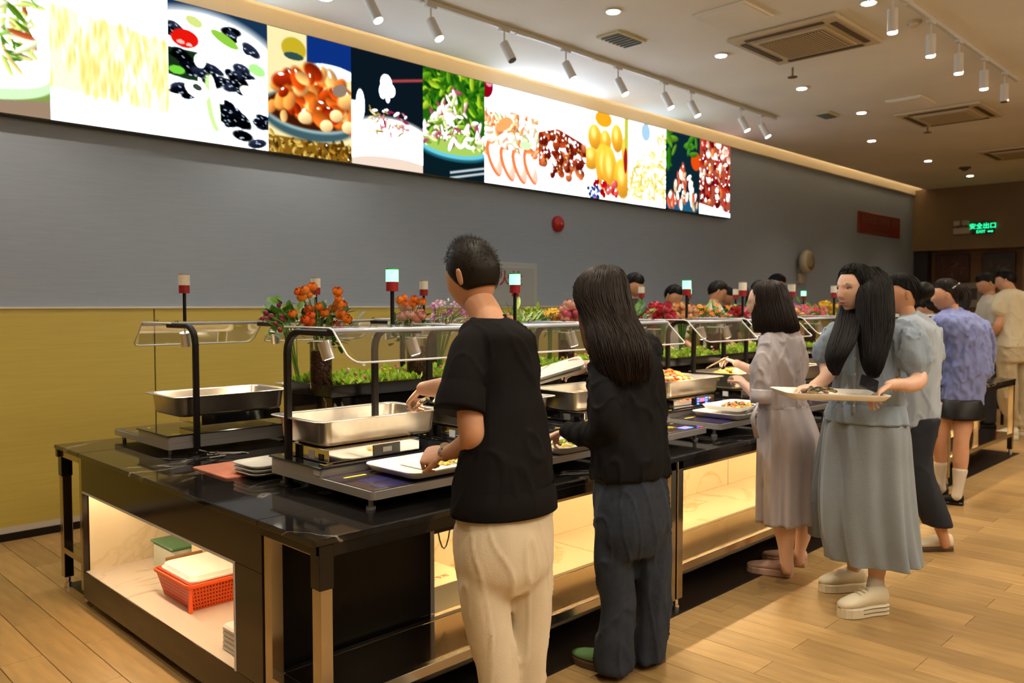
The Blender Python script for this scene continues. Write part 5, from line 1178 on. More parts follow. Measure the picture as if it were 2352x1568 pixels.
body.merge(hand(at(1024, 1041, 2.865), at(990, 1044, 2.90) - at(1024, 1041, 2.865), (-.25, -.75, .6), side=-1, L=.185, curl=(72, 78, 45), spread=.05, thumb=.4))
body.merge(hand(at(968, 893, 3.42), at(936, 925, 3.50) - at(968, 893, 3.42), (-.45, .1, .85), side=1, L=.18, curl=(48, 50, 40)))
obj('body', body, m_skin, t, True)
b = MB()
hl(b, [(1123, 727, 2.905, 36), (1126, 734, 2.89, 50), (1133, 748, 2.87, 72), (1143, 768, 2.86, 88), (1150, 800, 2.85, 86), (1158, 850, 2.84, 86), (1162, 900, 2.82, 84), (1166, 953, 2.80, 90), (1161, 1037, 2.77, 104), (1159, 1100, 2.75, 113), (1160, 1150, 2.74, 120), (1160, 1168, 2.74, 121)], fy_, k=.72, N=48)
tl(b, [(1098, 772, 2.80, 34), (1078, 800, 2.75, 42), (1066, 850, 2.70, 47), (1059, 900, 2.67, 51)], N=18)
tl(b, [(1185, 778, 2.90, 36), (1168, 812, 2.98, 42), (1130, 850, 3.06, 44)], N=18)
f = fuse(b, .009, 5)
wrinkle(f, .007, (6, 6, 3), 1.)
tlo(f, [(1064, 885, 2.68, 52), (1059, 915, 2.665, 58), (1055, 945, 2.65, 60)])
hlo(f, [(1159, 1110, 2.75, 116), (1160, 1140, 2.74, 121), (1160, 1170, 2.74, 123)], fy_, k=.74, N=60)
obj('tshirt', f, m_tee, t, True)
obj('collar_rib', MB().tube([p for p in hrings([(1123, 725, 2.905, 37), (1123, 725, 2.905, 37)], fy_, k=.9, N=24, steps=1)[0]] , .006, 6), m_tee, t, True)
b = MB()
hl(b, [(1160, 1120, 2.74, 92), (1160, 1175, 2.73, 106), (1160, 1215, 2.725, 112), (1160, 1260, 2.72, 113), (1162, 1310, 2.72, 104), (1162, 1350, 2.72, 70)], fy_, k=.74)
hl(b, [(1113, 1240, 2.66, 58), (1113, 1350, 2.66, 58), (1118, 1420, 2.66, 54), (1135, 1500, 2.66, 49), (1146, 1570, 2.66, 46), (1150, 1650, 2.66, 44), (1152, 1722, 2.66, 46)], fy_, k=.9)
hl(b, [(1212, 1240, 2.77, 58), (1215, 1350, 2.77, 54), (1216, 1420, 2.77, 50), (1217, 1500, 2.76, 43), (1218, 1570, 2.76, 39), (1217, 1650, 2.76, 38), (1216, 1712, 2.76, 41)], fy_, k=.9)
cloth('trousers', b, .010, m_cream_tr, t, .008, (8, 8, 2.0), 3., it=14)
for cu, vf in ((1152, 1755), (1216, 1738)):
    p = at(cu, vf, feetd(vf)); shoe(t, (p[0], p[1] - .08, 0), fy_, .28, m_white)
# short hair: cap plus bristles
b = MB(); S2 = np.array((fm[1], -fm[0], 0.)); R_ = []
capc = hc
def hp(x, y, z, g=1.): return W_(x * g, y * g, z * g)
def hairpt(th, ph, g):
    dz = -cos(th); dx = sin(th) * cos(ph); dy = sin(th) * sin(ph); x, y, z = .345 * dx, .42 * dy * (1.05 if dy < 0 else .92), .5 * dz
    if dz < 0 and dy < 0: y *= 1 - .30 * (-dz) ** 1.3
    if dz < 0: x *= 1 - .12 * (-dz)
    return W_(x * g, y * g, z * g)
n = 44
for i in range(18):
    ring = []
    for j in range(n):
        ph = 2 * pi * j / n; dy = sin(ph)
        low = radians(62 if dy < -.2 else (62 + (dy + .2) * 62 if dy < .55 else 110)); low = min(low, radians(112))
        th = low + (pi * .995 - low) * i / 17; flare = 1.01 + .10 * min(1, i / 9) * (1.15 if i > 8 else 1)
        ring.append(hairpt(th, ph, flare))
    R_.append(ring)
b.rings(R_)
rr = random.Random(8)
for k in range(2600):
    i = int(rr.uniform(4, 17)); j = rr.randrange(n); p = np.array(R_[i][j]) + np.array([rr.gauss(0, .004) for _ in range(3)]); d = p - hc; d /= np.linalg.norm(d)
    L_ = .005 + .012 * max(0, (i - 6) / 11); d2 = d * .8 + np.array((0, 0, .45 if i > 8 else -.6)) - fm * -.2; d2 /= np.linalg.norm(d2); s_ = np.cross(d2, (rr.random(), rr.random(), rr.random())); s_ /= np.linalg.norm(s_); s_ = s_ * .0012
    q = p + d2 * L_ + np.array([rr.gauss(0, .004) for _ in range(3)]); c_ = np.cross(d2, s_); b.add([p + s_, p - s_ * .5 + c_, p - s_ * .5 - c_, q], [(0, 1, 3), (1, 2, 3), (2, 0, 3)])
obj('short_hair', b, mat('hair_short', (.010, .007, .005), .5, spec=.25), t, True)
# watch
wc = at(1024, 1041, 2.875); wd = at(985, 1058, 2.93) - wc; wd /= np.linalg.norm(wd); wq = Vector(wd).to_track_quat('Z', 'Y').to_matrix(); X_ = np.array(wq.col[0]); Y_ = np.array(wq.col[1])
w = obj('watch_bracelet', MB().rings([[wc + wd * z + X_ * r * cos(a) + Y_ * r * .85 * sin(a) for a in np.linspace(0, 2 * pi, 24, endpoint=False)] for z, r in ((-.009, .0285), (-.008, .031), (.008, .031), (.009, .0285))], cap=False), m_chrome, t, True, auto=30)
obj('watch_case', MB().cyl(wc + np.array((-.012, -.012, .022)), .019, .010, 20, axis=(-.3, -.4, .85)), m_chrome, w, True, auto=40)
tg = thing('serving_tongs', tuple(at(965, 925, 3.46)), 'steel serving tongs held over the near pan', 'tongs')
p0 = at(992, 912, 3.40); p1 = at(940, 945, 3.50); dd = p1 - p0
for o in (0, .012): obj('blade', bar(MB(), [p0 + UP3 * o, p0 + dd * .5 + UP3 * o * 1.6, p1 + UP3 * o], .012, .0015), m_chrome, tg)
obj('grip', MB().tube([p0 + UP3 * .0, p0 + dd * .12 + UP3 * .006], [.014, .012], 10), m_chrome, tg)

# ---- woman in black jacket ----
m_jack = mat('jacket_black_velvet', (.0035, .0035, .0045), .8, spec=.2); m_jean = mat('jeans_dark_blue', (.015, .024, .044), .85, vary=.25, vscale=40, bump=.2, bscale=300)
t = person(1450, 1535, 'woman with long dark hair in a black jacket and dark blue wide jeans')
b = MB()
tl(b, [(1392, 700, 3.46, 24), (1405, 740, 3.44, 26), (1415, 790, 3.42, 34)])
hl(b, [(1425, 775, 3.42, 50), (1435, 850, 3.42, 70), (1440, 960, 3.40, 66), (1448, 1060, 3.38, 68), (1450, 1150, 3.38, 66)], fy_)
tl(b, [(1378, 830, 3.36, 26), (1384, 920, 3.28, 23), (1388, 985, 3.26, 21), (1350, 1000, 3.36, 19), (1315, 992, 3.46, 15), (1298, 990, 3.50, 13)])
tl(b, [(1480, 830, 3.5, 26), (1420, 870, 3.62, 22), (1375, 850, 3.68, 17), (1348, 838, 3.72, 14)])
for cx, dd_ in ((1414, 3.33), (1496, 3.43)): tl(b, [(cx, 1180, dd_, 28), (cx, 1350, dd_, 24), (cx, 1460, dd_, 17), (cx - 3, 1515, dd_, 14)])
body = fuse(b, .010, 4)
hc = at(1385, 676, 3.46); fm = face((-.75, -.66)); W_ = headmesh(body, hc, .225, fm, tilt=-.25, n=36)
body.merge(hand(at(1300, 990, 3.50), at(1272, 1000, 3.56) - at(1300, 990, 3.50), (0, -.5, .8), side=-1, L=.165, curl=(45, 50, 40)))
body.merge(hand(at(1350, 838, 3.72), at(1312, 848, 3.72) - at(1350, 838, 3.72), (.1, -.75, .5), side=1, L=.165, curl=(20, 30, 25)))
obj('body', body, m_skin2, t, True)
b = MB()
hl(b, [(1418, 762, 3.43, 30), (1428, 778, 3.42, 60), (1430, 800, 3.42, 80), (1439, 860, 3.42, 89), (1442, 960, 3.40, 91), (1447, 1050, 3.38, 94), (1449, 1092, 3.38, 95)], fy_, k=.68, N=44)
tl(b, [(1392, 805, 3.40, 36), (1383, 870, 3.32, 38), (1386, 945, 3.25, 38), (1384, 990, 3.25, 34), (1350, 1000, 3.36, 29), (1322, 988, 3.44, 26), (1308, 984, 3.48, 24)], N=16)
tl(b, [(1485, 800, 3.45, 40), (1470, 850, 3.55, 38), (1420, 870, 3.63, 30)], N=16)
cloth('jacket', b, .010, m_jack, t, .012, (8, 8, 3.5), 7.)
b = MB()
hl(b, [(1449, 1060, 3.38, 74), (1449, 1110, 3.38, 87), (1450, 1160, 3.37, 91), (1451, 1215, 3.37, 91), (1453, 1270, 3.37, 70)], fy_, k=.7)
hl(b, [(1410, 1190, 3.33, 47), (1410, 1240, 3.33, 50), (1412, 1290, 3.33, 49), (1418, 1350, 3.33, 42), (1420, 1400, 3.33, 40), (1414, 1460, 3.33, 44), (1411, 1500, 3.34, 46), (1412, 1538, 3.34, 46)], fy_, k=.8)
hl(b, [(1494, 1190, 3.42, 46), (1494, 1240, 3.42, 49), (1497, 1290, 3.42, 47), (1500, 1350, 3.42, 41), (1501, 1400, 3.43, 40), (1496, 1450, 3.43, 40), (1491, 1490, 3.44, 40), (1488, 1512, 3.44, 40)], fy_, k=.8)
cloth('jeans', b, .009, m_jean, t, .009, (9, 9, 2.5), 4., it=14)
p = at(1415, 1540, feetd(1540)); shoe(t, (p[0] - .02, p[1] - .06, 0), (-.05, 1, 0), .26, mat('clog_green', (.16, .30, .12), .4), 'clog', solem=mat('sole_brown', (.10, .05, .03), .6), sole=.025)
p = at(1490, 1512, feetd(1512)); shoe(t, (p[0] + .0, p[1] - .07, 0), (0, 1, 0), .26, MATS['clog_green'], 'clog', solem=MATS['sole_brown'], sole=.025)
R_ = hrings([(1394, 608, 3.47, 6), (1392, 613, 3.47, 26), (1388, 625, 3.46, 44), (1382, 650, 3.46, 60), (1384, 690, 3.44, 63), (1400, 730, 3.41, 60), (1416, 770, 3.36, 66), (1426, 810, 3.34, 68), (1434, 850, 3.33, 60), (1440, 890, 3.33, 44)], fy_, k=.8, N=40, steps=4)
b = MB(); b.rings(R_[:-2]); strands(b, R_, 900, .0022, 3, t0=(0, .4), t1=(.82, 1.0), off=.006, wav=.01)
R2 = hrings([(1345, 690, 3.42, 16), (1348, 740, 3.40, 16), (1362, 790, 3.36, 18), (1376, 825, 3.34, 12)], fy_, k=.7, N=20); lk = MB(); strands(lk, R2, 170, .002, 5, t0=(0, .3), t1=(.7, 1), off=.004, wav=.012)
obj('lighter_locks', lk, mat('hair_brown_tips', (.075, .032, .014), .4, spec=.3), t, True, label='brown lighter hair tips over the left shoulder')
R2 = hrings([(1372, 830, 3.33, 6), (1362, 900, 3.32, 3), (1353, 985, 3.32, 2)], fy_, k=.7, N=12); strands(b, R2, 10, .0012, 6, t0=(0, .2), t1=(.7, 1), off=.004)
obj('long_hair', b, m_hairb, t, True)
tr = thing('serving_tray', tuple(at(1285, 848, 3.66)), 'pale tray tilted edge on in the raised hand of the woman in black', 'tray')
c = at(1283, 848, 3.70); ax = at(1345, 830, 3.70) - at(1225, 866, 3.70); ax /= np.linalg.norm(ax); ay = np.array((.55, .75, .12)); ay -= ax * (ay @ ax); ay /= np.linalg.norm(ay); az = np.cross(ax, ay)
for k, (off, nm) in enumerate(((0, 'upper_dish'), (-.017, 'lower_dish'))):
    R_ = []
    for z, g in ((-.004, .86), (0, .95), (.009, 1.0), (.011, 1.0), (.006, .93)):
        R_.append([c + ax * q[0] + ay * q[1] + az * (z + off) for q in rrect(-.155 * g, .115 * g, -.09 * g, .09 * g, .03, 0, 4)])
    obj(nm, MB().rings(R_), m_tray, tr, True, auto=40)

# ---- woman in grey satin dress, bobbed hair ----
m_satin = mat('satin_lavender_grey', (.42, .39, .43), .34, sheen=.2, spec=.5, bump=.1, bscale=90)
t = person(1800, 1325, 'woman with a short bob in a lavender grey satin dress and slippers')
b = MB()
tl(b, [(1775, 725, 4.5, 15), (1782, 765, 4.5, 18)]); hl(b, [(1790, 765, 4.5, 36), (1797, 850, 4.5, 48), (1800, 940, 4.5, 50), (1806, 1050, 4.5, 52)], fy_)
tl(b, [(1762, 800, 4.42, 18), (1752, 890, 4.40, 15), (1745, 915, 4.42, 14), (1722, 893, 4.60, 12), (1706, 880, 4.72, 10)])
tl(b, [(1815, 800, 4.6, 18), (1775, 850, 4.80, 14), (1735, 852, 4.95, 12), (1700, 838, 5.05, 10), (1688, 832, 5.08, 9)])
tl(b, [(1795, 1150, 4.48, 28), (1803, 1215, 4.48, 25), (1805, 1262, 4.48, 17), (1808, 1310, 4.48, 15)]); tl(b, [(1850, 1150, 4.62, 22), (1846, 1220, 4.62, 18), (1838, 1260, 4.62, 13), (1836, 1292, 4.62, 12)])
body = fuse(b, .010, 4); hc = at(1758, 694, 4.52); fm = face((-.93, -.36)); W_ = headmesh(body, hc, .225, fm, tilt=-.15, n=34)
body.merge(hand(at(1708, 881, 4.72), at(1690, 862, 4.80) - at(1708, 881, 4.72), (-.3, -.6, .6), side=-1, L=.16, curl=(40, 45, 40), vox=.0045))
body.merge(hand(at(1690, 833, 5.08), at(1664, 822, 5.18) - at(1690, 833, 5.08), (.1, -.4, .9), side=1, L=.165, curl=(30, 35, 30), vox=.0045))
obj('body', body, m_skin2, t, True)
SH_ = [(1788, 750, 4.5, 22), (1792, 762, 4.5, 42), (1796, 790, 4.5, 57), (1798, 850, 4.5, 60), (1797, 900, 4.5, 56), (1799, 935, 4.5, 60)]
b = MB(); hl(b, SH_, fy_, k=.66, N=40)
tl(b, [(1770, 785, 4.44, 28), (1757, 840, 4.40, 30), (1753, 885, 4.39, 27), (1750, 905, 4.39, 24)]); tl(b, [(1825, 790, 4.56, 26), (1815, 830, 4.66, 28), (1785, 850, 4.75, 22)])
cloth('dress_bodice', b, .011, m_satin, t, .012, (11, 11, 4), 2.)
b = MB(); hl(b, [(1799, 928, 4.5, 59), (1805, 965, 4.5, 68), (1812, 1010, 4.5, 73), (1810, 1060, 4.5, 71), (1808, 1130, 4.5, 69), (1807, 1195, 4.5, 68)], fy_, k=.72, N=96, steps=6, fold=(8, .03, .13, 1.))
obj('dress_skirt', b, m_satin, t, True)
b = MB(); rg = hrings([(1752, 892, 4.38, 27), (1750, 912, 4.37, 28), (1748, 925, 4.38, 24)], fy_, k=.9, N=24); b.rings(rg)
b.tube([at(1740, 925, 4.30), at(1728, 960, 4.28), at(1738, 1005, 4.30)], [.008, .014, .016], 8, flat=.4).tube([at(1742, 925, 4.30), at(1712, 950, 4.32), at(1735, 930, 4.3)], [.008, .014, .008], 8, flat=.4)
obj('rolled_cuff_tie', b, m_satin, t, True)
for cu, vf in ((1806, 1330), (1838, 1305)):
    p = at(cu, vf - 10, feetd(vf - 10)); sl = shoe(t, (p[0], p[1] - .04, 0), (-.3, 1, 0), .25, mat('slipper_pink', (.55, .36, .28), .7), 'slipper', w=.052, h=.05, sole=.032)
R_ = hrings([(1766, 642, 4.52, 5), (1766, 646, 4.52, 20), (1767, 656, 4.52, 33), (1769, 675, 4.52, 41), (1773, 700, 4.52, 45), (1779, 730, 4.51, 48), (1783, 752, 4.51, 50), (1781, 764, 4.51, 46)], fm, k=1.0, N=36, steps=4)
b = MB(); b.rings(R_)
strands(b, R_, 620, .0022, 9, t0=(0, .3), t1=(.9, 1.0), off=.004, wav=.004); obj('bob_hair', b, m_hairb, t, True)
ch = thing('chopsticks', tuple(at(1650, 835, 5.1)), 'pair of thin wooden chopsticks in the raised hand by the satin dress', 'chopsticks')
for o in (0, .008): obj('stick', MB().tube([at(1672, 822, 5.14) + UP3 * o, at(1622, 846, 5.0) + UP3 * o * .3], [.0035, .002], 6), mat('bamboo', (.45, .25, .10), .5), ch)

# ---- woman with tray, face visible ----
m_linen = mat('linen_blue_grey', (.25, .325, .42), .8, sheen=.15, bump=.25, bscale=160, vary=.05, vscale=8)
m_linen2 = mat('linen_skirt', (.235, .28, .33), .8, sheen=.15, bump=.25, bscale=160, vary=.05, vscale=8)
t = person(1975, 1408, 'woman with very long black hair in blue grey linen carrying a food tray')
fb = face((-.62, .78)); b = MB(); fm = face((-.93, .36))
tl(b, [(1968, 712, 4.12, 16), (1972, 735, 4.10, 18), (1980, 760, 4.10, 24)]); hl(b, [(1988, 758, 4.1, 50), (1990, 800, 4.1, 62), (1992, 880, 4.1, 60), (1992, 960, 4.1, 66), (1990, 1040, 4.1, 70)], fb)
tl(b, [(2070, 770, 3.99, 22), (2095, 830, 3.95, 21), (2108, 872, 3.90, 21), (2085, 884, 3.84, 17), (2060, 882, 3.79, 14), (2040, 885, 3.76, 12)])
tl(b, [(1915, 765, 4.15, 20), (1902, 830, 4.15, 19), (1900, 862, 4.08, 17), (1882, 878, 3.98, 14), (1866, 886, 3.92, 11)])
tl(b, [(2010, 1200, 4.1, 30), (2015, 1290, 4.08, 22), (2012, 1330, 4.07, 17), (2010, 1380, 4.06, 15)]); tl(b, [(1965, 1200, 4.3, 28), (1962, 1300, 4.35, 16), (1965, 1340, 4.38, 13)])
body = fuse(b, .009, 4); hc = at(1966, 664, 4.13); W_ = headmesh(body, hc, .240, fm, tilt=-.04, n=110, nose=.85)
body.merge(hand(at(2042, 885, 3.76), at(2012, 905, 3.74) - at(2042, 885, 3.76), (-.1, .35, .7), side=1, L=.165, curl=(25, 35, 30), vox=.0042))
body.merge(hand(at(1868, 886, 3.92), at(1835, 895, 3.84) - at(1868, 886, 3.92), (-.1, -.1, .95), side=-1, L=.16, curl=(12, 18, 15), vox=.0042))
bo = obj('body', body, m_skin2, t, True)
facefeatures(W_, t, h=.24)
b = MB()
hl(b, sc5([(1982, 742, 4.1, 26), (1986, 752, 4.1, 52), (1990, 772, 4.1, 70), (1990, 800, 4.1, 76), (1990, 850, 4.1, 76), (1993, 900, 4.1, 80), (1989, 940, 4.1, 88), (1989, 962, 4.1, 92)], 0, .86), fb, k=.66, N=48)
tl(b, [(2058, 758, 4.02, 26), (2080, 772, 3.98, 38), (2095, 805, 3.95, 41), (2102, 838, 3.93, 36), (2104, 852, 3.92, 28)], N=20)
tl(b, [(1925, 758, 4.13, 24), (1908, 780, 4.15, 30), (1901, 808, 4.15, 29), (1899, 830, 4.14, 22)], N=20)
f = fuse(b, .009, 5); wrinkle(f, .012, (12, 12, 3.5), 5.); hlo(f, [(1990, 925, 4.1, 74), (1989, 945, 4.1, 79), (1989, 968, 4.1, 83)], fb, k=.72, N=96, fold=(10, .0, .05, 1.)); obj('linen_blouse', f, m_linen, t, True)
def surf(f, u, v, rr=9):
    A = np.array(f.v) - CC; k = A @ FW; U_ = CX + FPX * (A @ RT) / k; V_ = CY - FPX * (A @ UP) / k
    m_ = (np.abs(U_ - u) < rr) & (np.abs(V_ - v) < rr)
    if not m_.any(): return None
    i = np.where(m_)[0][np.argmin(k[m_])]; return at(u, v, k[i] - .004)
pl = [q for q in (surf(f, 1963 - .12 * (v - 850) * .3, v) for v in range(775, 960, 12)) if q is not None]
if len(pl) > 3:
    obj('placket', MB().tube(pl, [.009] * len(pl), 8, flat=.35), m_linen, t, True)
    b = MB(); 
    for q in pl[1::3]: b.cyl(q - FWH * .002, .006, .003, 12, axis=-FWH)
    obj('buttons', b, mat('button_pearl', (.55, .55, .50), .3), t)
b = MB(); 
for k in range(4): p = at(1962 + 2 * k, 800 + 42 * k, 3.80); b.ball(p + fb * 0, .005, .005, .005, 8, 6)
b = MB(); hl(b, [(1989, 945, 4.1, 70), (1988, 985, 4.1, 82), (1986, 1060, 4.1, 87), (1986, 1140, 4.1, 91), (1991, 1210, 4.1, 92), (1998, 1262, 4.1, 91), (2002, 1286, 4.1, 90)], fb, k=.72, N=160, steps=7, fold=(7, .02, .17, 2.2))
obj('long_skirt', b, m_linen2, t, True)
b = MB(); hl(b, [(1940, 960, 4.25, 40), (1925, 1060, 4.3, 44), (1905, 1150, 4.36, 42), (1896, 1232, 4.4, 32)], fb, k=.6, N=80, steps=6, fold=(7, .02, .10, .4)); obj('skirt_back_flare', b, m_linen2, t, True)
m_sock = mat('sock_white', (.66, .60, .52), .85, bump=.3, bscale=200); m_snk = mat('sneaker_cream', (.70, .64, .48), .6)
b = MB(); tl(b, [(2012, 1328, 4.07, 19), (2008, 1355, 4.06, 19), (2002, 1385, 4.04, 20)]); tl(b, [(1965, 1320, 4.38, 15), (1966, 1345, 4.38, 16)])
obj('sock', fuse(b, .007, 3), m_sock, t, True)
p = at(2022, 1402, feetd(1402)); sn = shoe(t, (p[0] + .005, p[1] - .02, 0), -RT * .96 + -FWH * .28, .265, m_snk, 'sneaker', w=.05, h=.085, sole=.045, label='cream platform sneaker with lined sole', solem=m_snk)
dsh = -RT * .96 - FWH * .28; dsh /= np.linalg.norm(dsh); ssh = np.array((dsh[1], -dsh[0], 0)); hp0 = np.array((p[0] + .005, p[1] - .02, 0))
b = MB()
for z in (.022, .042): b.tube([hp0 + dsh * .265 * tt + ssh * (sg * .050 * ww * 1.09) + UP3 * z for sg in (1,) for tt, ww in ((.0, .5), (.03, .75), (.12, .85), (.4, .82), (.62, .95))], .0015, 5).tube([hp0 + dsh * .265 * tt - ssh * (.050 * ww * 1.09) + UP3 * z for tt, ww in ((.0, .5), (.03, .75), (.12, .85), (.4, .82), (.62, .95))], .0015, 5)
obj('sole_stripe', b, mat('stripe_dark', (.06, .05, .05), .5), sn)
b = MB()
for k in range(5): c = hp0 + dsh * (.115 + .022 * k) + UP3 * (.128 - .011 * k); b.tube([c - ssh * .022, c + UP3 * .004, c + ssh * .022], .003, 6)
obj('lace', b, m_sock, sn)
p = at(1985, 1352, feetd(1352)); shoe(t, (p[0], p[1], 0), -RT * .8 - FWH * .1, .25, m_snk, 'sneaker', w=.05, h=.085, sole=.04, label='rear cream sneaker behind the front foot')
# hair
b = MB(); haircap(b, W_, back=50, front=130, side=60, g=1.05, vol=.05, n=48, m=16, fr0=.05, fr1=.8, st=500, seed=3, rad=.0018)
R_ = hrings([(1992, 612, 4.18, 20), (1996, 628, 4.18, 36), (2004, 648, 4.10, 40), (2009, 672, 4.05, 38), (2010, 705, 4.02, 39), (2011, 740, 3.99, 38), (2009, 780, 3.95, 33), (2006, 820, 3.90, 26), (2005, 848, 3.88, 18), (2006, 868, 3.87, 8)], fm, k=1.0, N=40, steps=4)
b.rings(R_); strands(b, R_, 700, .0022, 12, t0=(0, .4), t1=(.78, 1.0), off=.004, wav=.006)
R2 = hrings([(1950, 690, 4.20, 14), (1950, 720, 4.12, 20), (1945, 750, 4.02, 22), (1934, 785, 3.95, 23), (1922, 815, 3.92, 19), (1917, 842, 3.91, 12), (1920, 862, 3.91, 4)], fm, k=.6, N=24, steps=4)
b.rings(R2); strands(b, R2, 320, .0022, 13, t0=(0, .3), t1=(.8, 1), off=.003, wav=.006)
obj('very_long_hair', b, m_hair, t, True)
obj('gold_bracelet', MB().tube([at(2058, 882, 3.80) + (X_ * 0) + np.array((0, 0, .034 * sin(a))) + FWH * .032 * cos(a) + RT * .006 * sin(a) for a in np.linspace(0, 2 * pi, 20)], .0022, 6), mat('gold', (.75, .45, .10), .25, metal=1), t, True)
tc = at(1903, 912, 3.80); tr = thing('serving_tray', tuple(tc), 'cream tray of food carried by the woman with very long hair', 'tray'); q = rrect
def orient(P, c, ax, ay, az): return [c + ax * p[0] + ay * p[1] + az * p[2] for p in P]
ax, ay = RT, FWH; ax = ax * .995 + UP3 * -.03; R_ = [orient(rrect(-.235 * g, .235 * g, -.15 * g, .15 * g, .04, z, 5), tc, ax, ay, UP3) for z, g in ((0, .88), (.004, .92), (.022, .99), (.026, 1.), (.028, 1.), (.026, .97), (.010, .90))]
obj('dish', MB().rings(R_), m_tray, tr, True, auto=50)
heap('brown_portion', tuple(tc + np.array((0, 0, .022)) - RT * .04), .10, .06, .03, 90, [fd, mat('food_brown', (.22, .10, .03), .4), mat('food_olive', (.16, .18, .04), .4), fd], (.006, .012), 'brown and green food on the carried tray', seed=21)
ph = thing('mobile_phone', tuple(at(1987, 878, 3.74)), 'black mobile phone held above the carried tray', 'phone'); c = at(1996, 880, 3.76); ax_ = at(2006, 886, 3.74) - at(1972, 872, 3.76); ax_ /= np.linalg.norm(ax_); ay_ = FWH * .9 + UP3 * .4; ay_ -= ax_ * (ay_ @ ax_); ay_ /= np.linalg.norm(ay_)
obj('body', MB().rings([orient(rrect(-.04, .04, -.07, .07, .012, z, 4), c, ax_, ay_, np.cross(ax_, ay_)) for z in (-.004, .004)]), m_black, ph, True, auto=40)
obj('screen', MB().rings([orient(rrect(-.037, .037, -.066, .066, .01, z, 4), c, ax_, ay_, np.cross(ax_, ay_)) for z in (.0041, .0048)]), m_glass, ph)

# ---- woman with hair bun, pale shirt, dark trousers ----
m_shirtp = mat('shirt_pale_blue_grey', (.36, .43, .53), .75, sheen=.1, vary=.05, vscale=9); m_navy = mat('trousers_navy', (.008, .012, .022), .8)
t = person(2140, 1262, 'woman with a black hair bun, pale blue shirt and navy trousers behind the tray carrier')
b = MB(); tl(b, [(2078, 700, 5.05, 17), (2088, 730, 5.05, 20), (2098, 750, 5.05, 26)]); hl(b, [(2105, 745, 5.05, 40), (2110, 850, 5.05, 40), (2112, 950, 5.05, 38), (2108, 1020, 5.05, 34)], fy_)
tl(b, [(2108, 1010, 5.03, 28), (2122, 1100, 5.0, 22), (2150, 1180, 4.98, 17), (2168, 1235, 4.98, 12), (2172, 1252, 4.98, 12)]); tl(b, [(2090, 1010, 5.2, 26), (2085, 1100, 5.2, 22), (2080, 1190, 5.2, 14)])
body = fuse(b, .012, 4); hc = at(2072, 676, 5.06); fm = face((-.97, -.25)); W_ = headmesh(body, hc, .235, fm, tilt=-.15, n=40); obj('body', body, m_skin3, t, True)
b = MB(); hl(b, [(2092, 716, 5.05, 20), (2098, 730, 5.05, 38), (2104, 755, 5.05, 50), (2112, 800, 5.05, 50), (2115, 870, 5.05, 48), (2116, 950, 5.05, 44), (2115, 976, 5.05, 44)], fy_, k=.75)
tl(b, [(2065, 755, 4.95, 26), (2060, 800, 4.9, 30), (2062, 840, 4.9, 26)]); tl(b, [(2140, 760, 5.1, 22), (2145, 820, 5.15, 22)])
cloth('pale_shirt', b, .012, m_shirtp, t, .012, (9, 9, 3.5), 6.)
b = MB(); hl(b, [(2113, 955, 5.05, 40), (2108, 1000, 5.04, 36), (2109, 1060, 5.02, 28), (2128, 1140, 5.0, 33), (2154, 1206, 4.98, 29)], face((-1, .2)), k=.8); hl(b, [(2090, 980, 5.2, 30), (2085, 1080, 5.2, 28), (2078, 1170, 5.2, 24)], fy_, k=.9)
cloth('navy_trousers', b, .012, m_navy, t, .005, (9, 9, 3), 6.)
p = at(2186, 1262, feetd(1262)); shoe(t, (p[0], p[1], 0), -RT, .25, m_snk, 'shoe', w=.045, h=.075, sole=.02, solem=MATS['sole_brown'])
b = MB(); haircap(b, W_, back=48, front=122, side=95, g=1.03, vol=.10, fr0=-.45, fr1=.5, seed=15)
b.ball(at(2122, 668, 5.1), .062, .062, .058, 18, 12); obj('bun_hair', b, m_hair, t, True)

# ---- woman in blue shirt and shorts ----
m_blue_sh = mat('shirt_periwinkle', (.19, .23, .52), .7, sheen=.1, vary=.08, vscale=10)
t = person(2190, 1160, 'woman in a wrinkled periwinkle blue shirt, black shorts and white socks')
b = MB(); tl(b, [(2182, 690, 6.35, 13), (2190, 715, 6.35, 15), (2200, 735, 6.35, 22)]); hl(b, [(2205, 740, 6.35, 45), (2210, 850, 6.35, 38), (2210, 930, 6.35, 32)], fy_)
tl(b, [(2172, 930, 6.3, 14), (2170, 965, 6.3, 14), (2160, 1010, 6.32, 15), (2160, 1055, 6.35, 14), (2160, 1100, 6.38, 9), (2161, 1130, 6.38, 8)]); tl(b, [(2212, 930, 6.25, 18), (2213, 970, 6.22, 20), (2208, 1010, 6.2, 17), (2206, 1060, 6.2, 17), (2202, 1110, 6.2, 10), (2196, 1145, 6.2, 9)])
body = fuse(b, .012, 4); hc = at(2173, 678, 6.36); fm = face((-.85, -.52)); W_ = headmesh(body, hc, .235, fm, tilt=-.1, n=34); obj('body', body, m_skin, t, True)
b = MB(); hl(b, [(2190, 708, 6.35, 16), (2193, 716, 6.35, 34), (2200, 732, 6.35, 58), (2210, 760, 6.35, 64), (2219, 800, 6.35, 60), (2221, 840, 6.35, 60), (2214, 890, 6.35, 53), (2210, 932, 6.35, 49)], fy_, k=.66, N=44)
tl(b, [(2150, 738, 6.35, 16), (2146, 760, 6.4, 15), (2152, 785, 6.45, 14), (2165, 795, 6.45, 12)]); tl(b, [(2255, 750, 6.4, 20), (2268, 800, 6.5, 18), (2262, 860, 6.6, 16)])
cloth('blue_shirt', b, .011, m_blue_sh, t, .012, (15, 15, 7), 8.)
b = MB(); hl(b, [(2209, 915, 6.30, 42), (2209, 935, 6.29, 49), (2209, 961, 6.28, 53)], fy_, k=.85); obj('black_shorts', fuse(b, .012, 3), m_blackm, t, True)
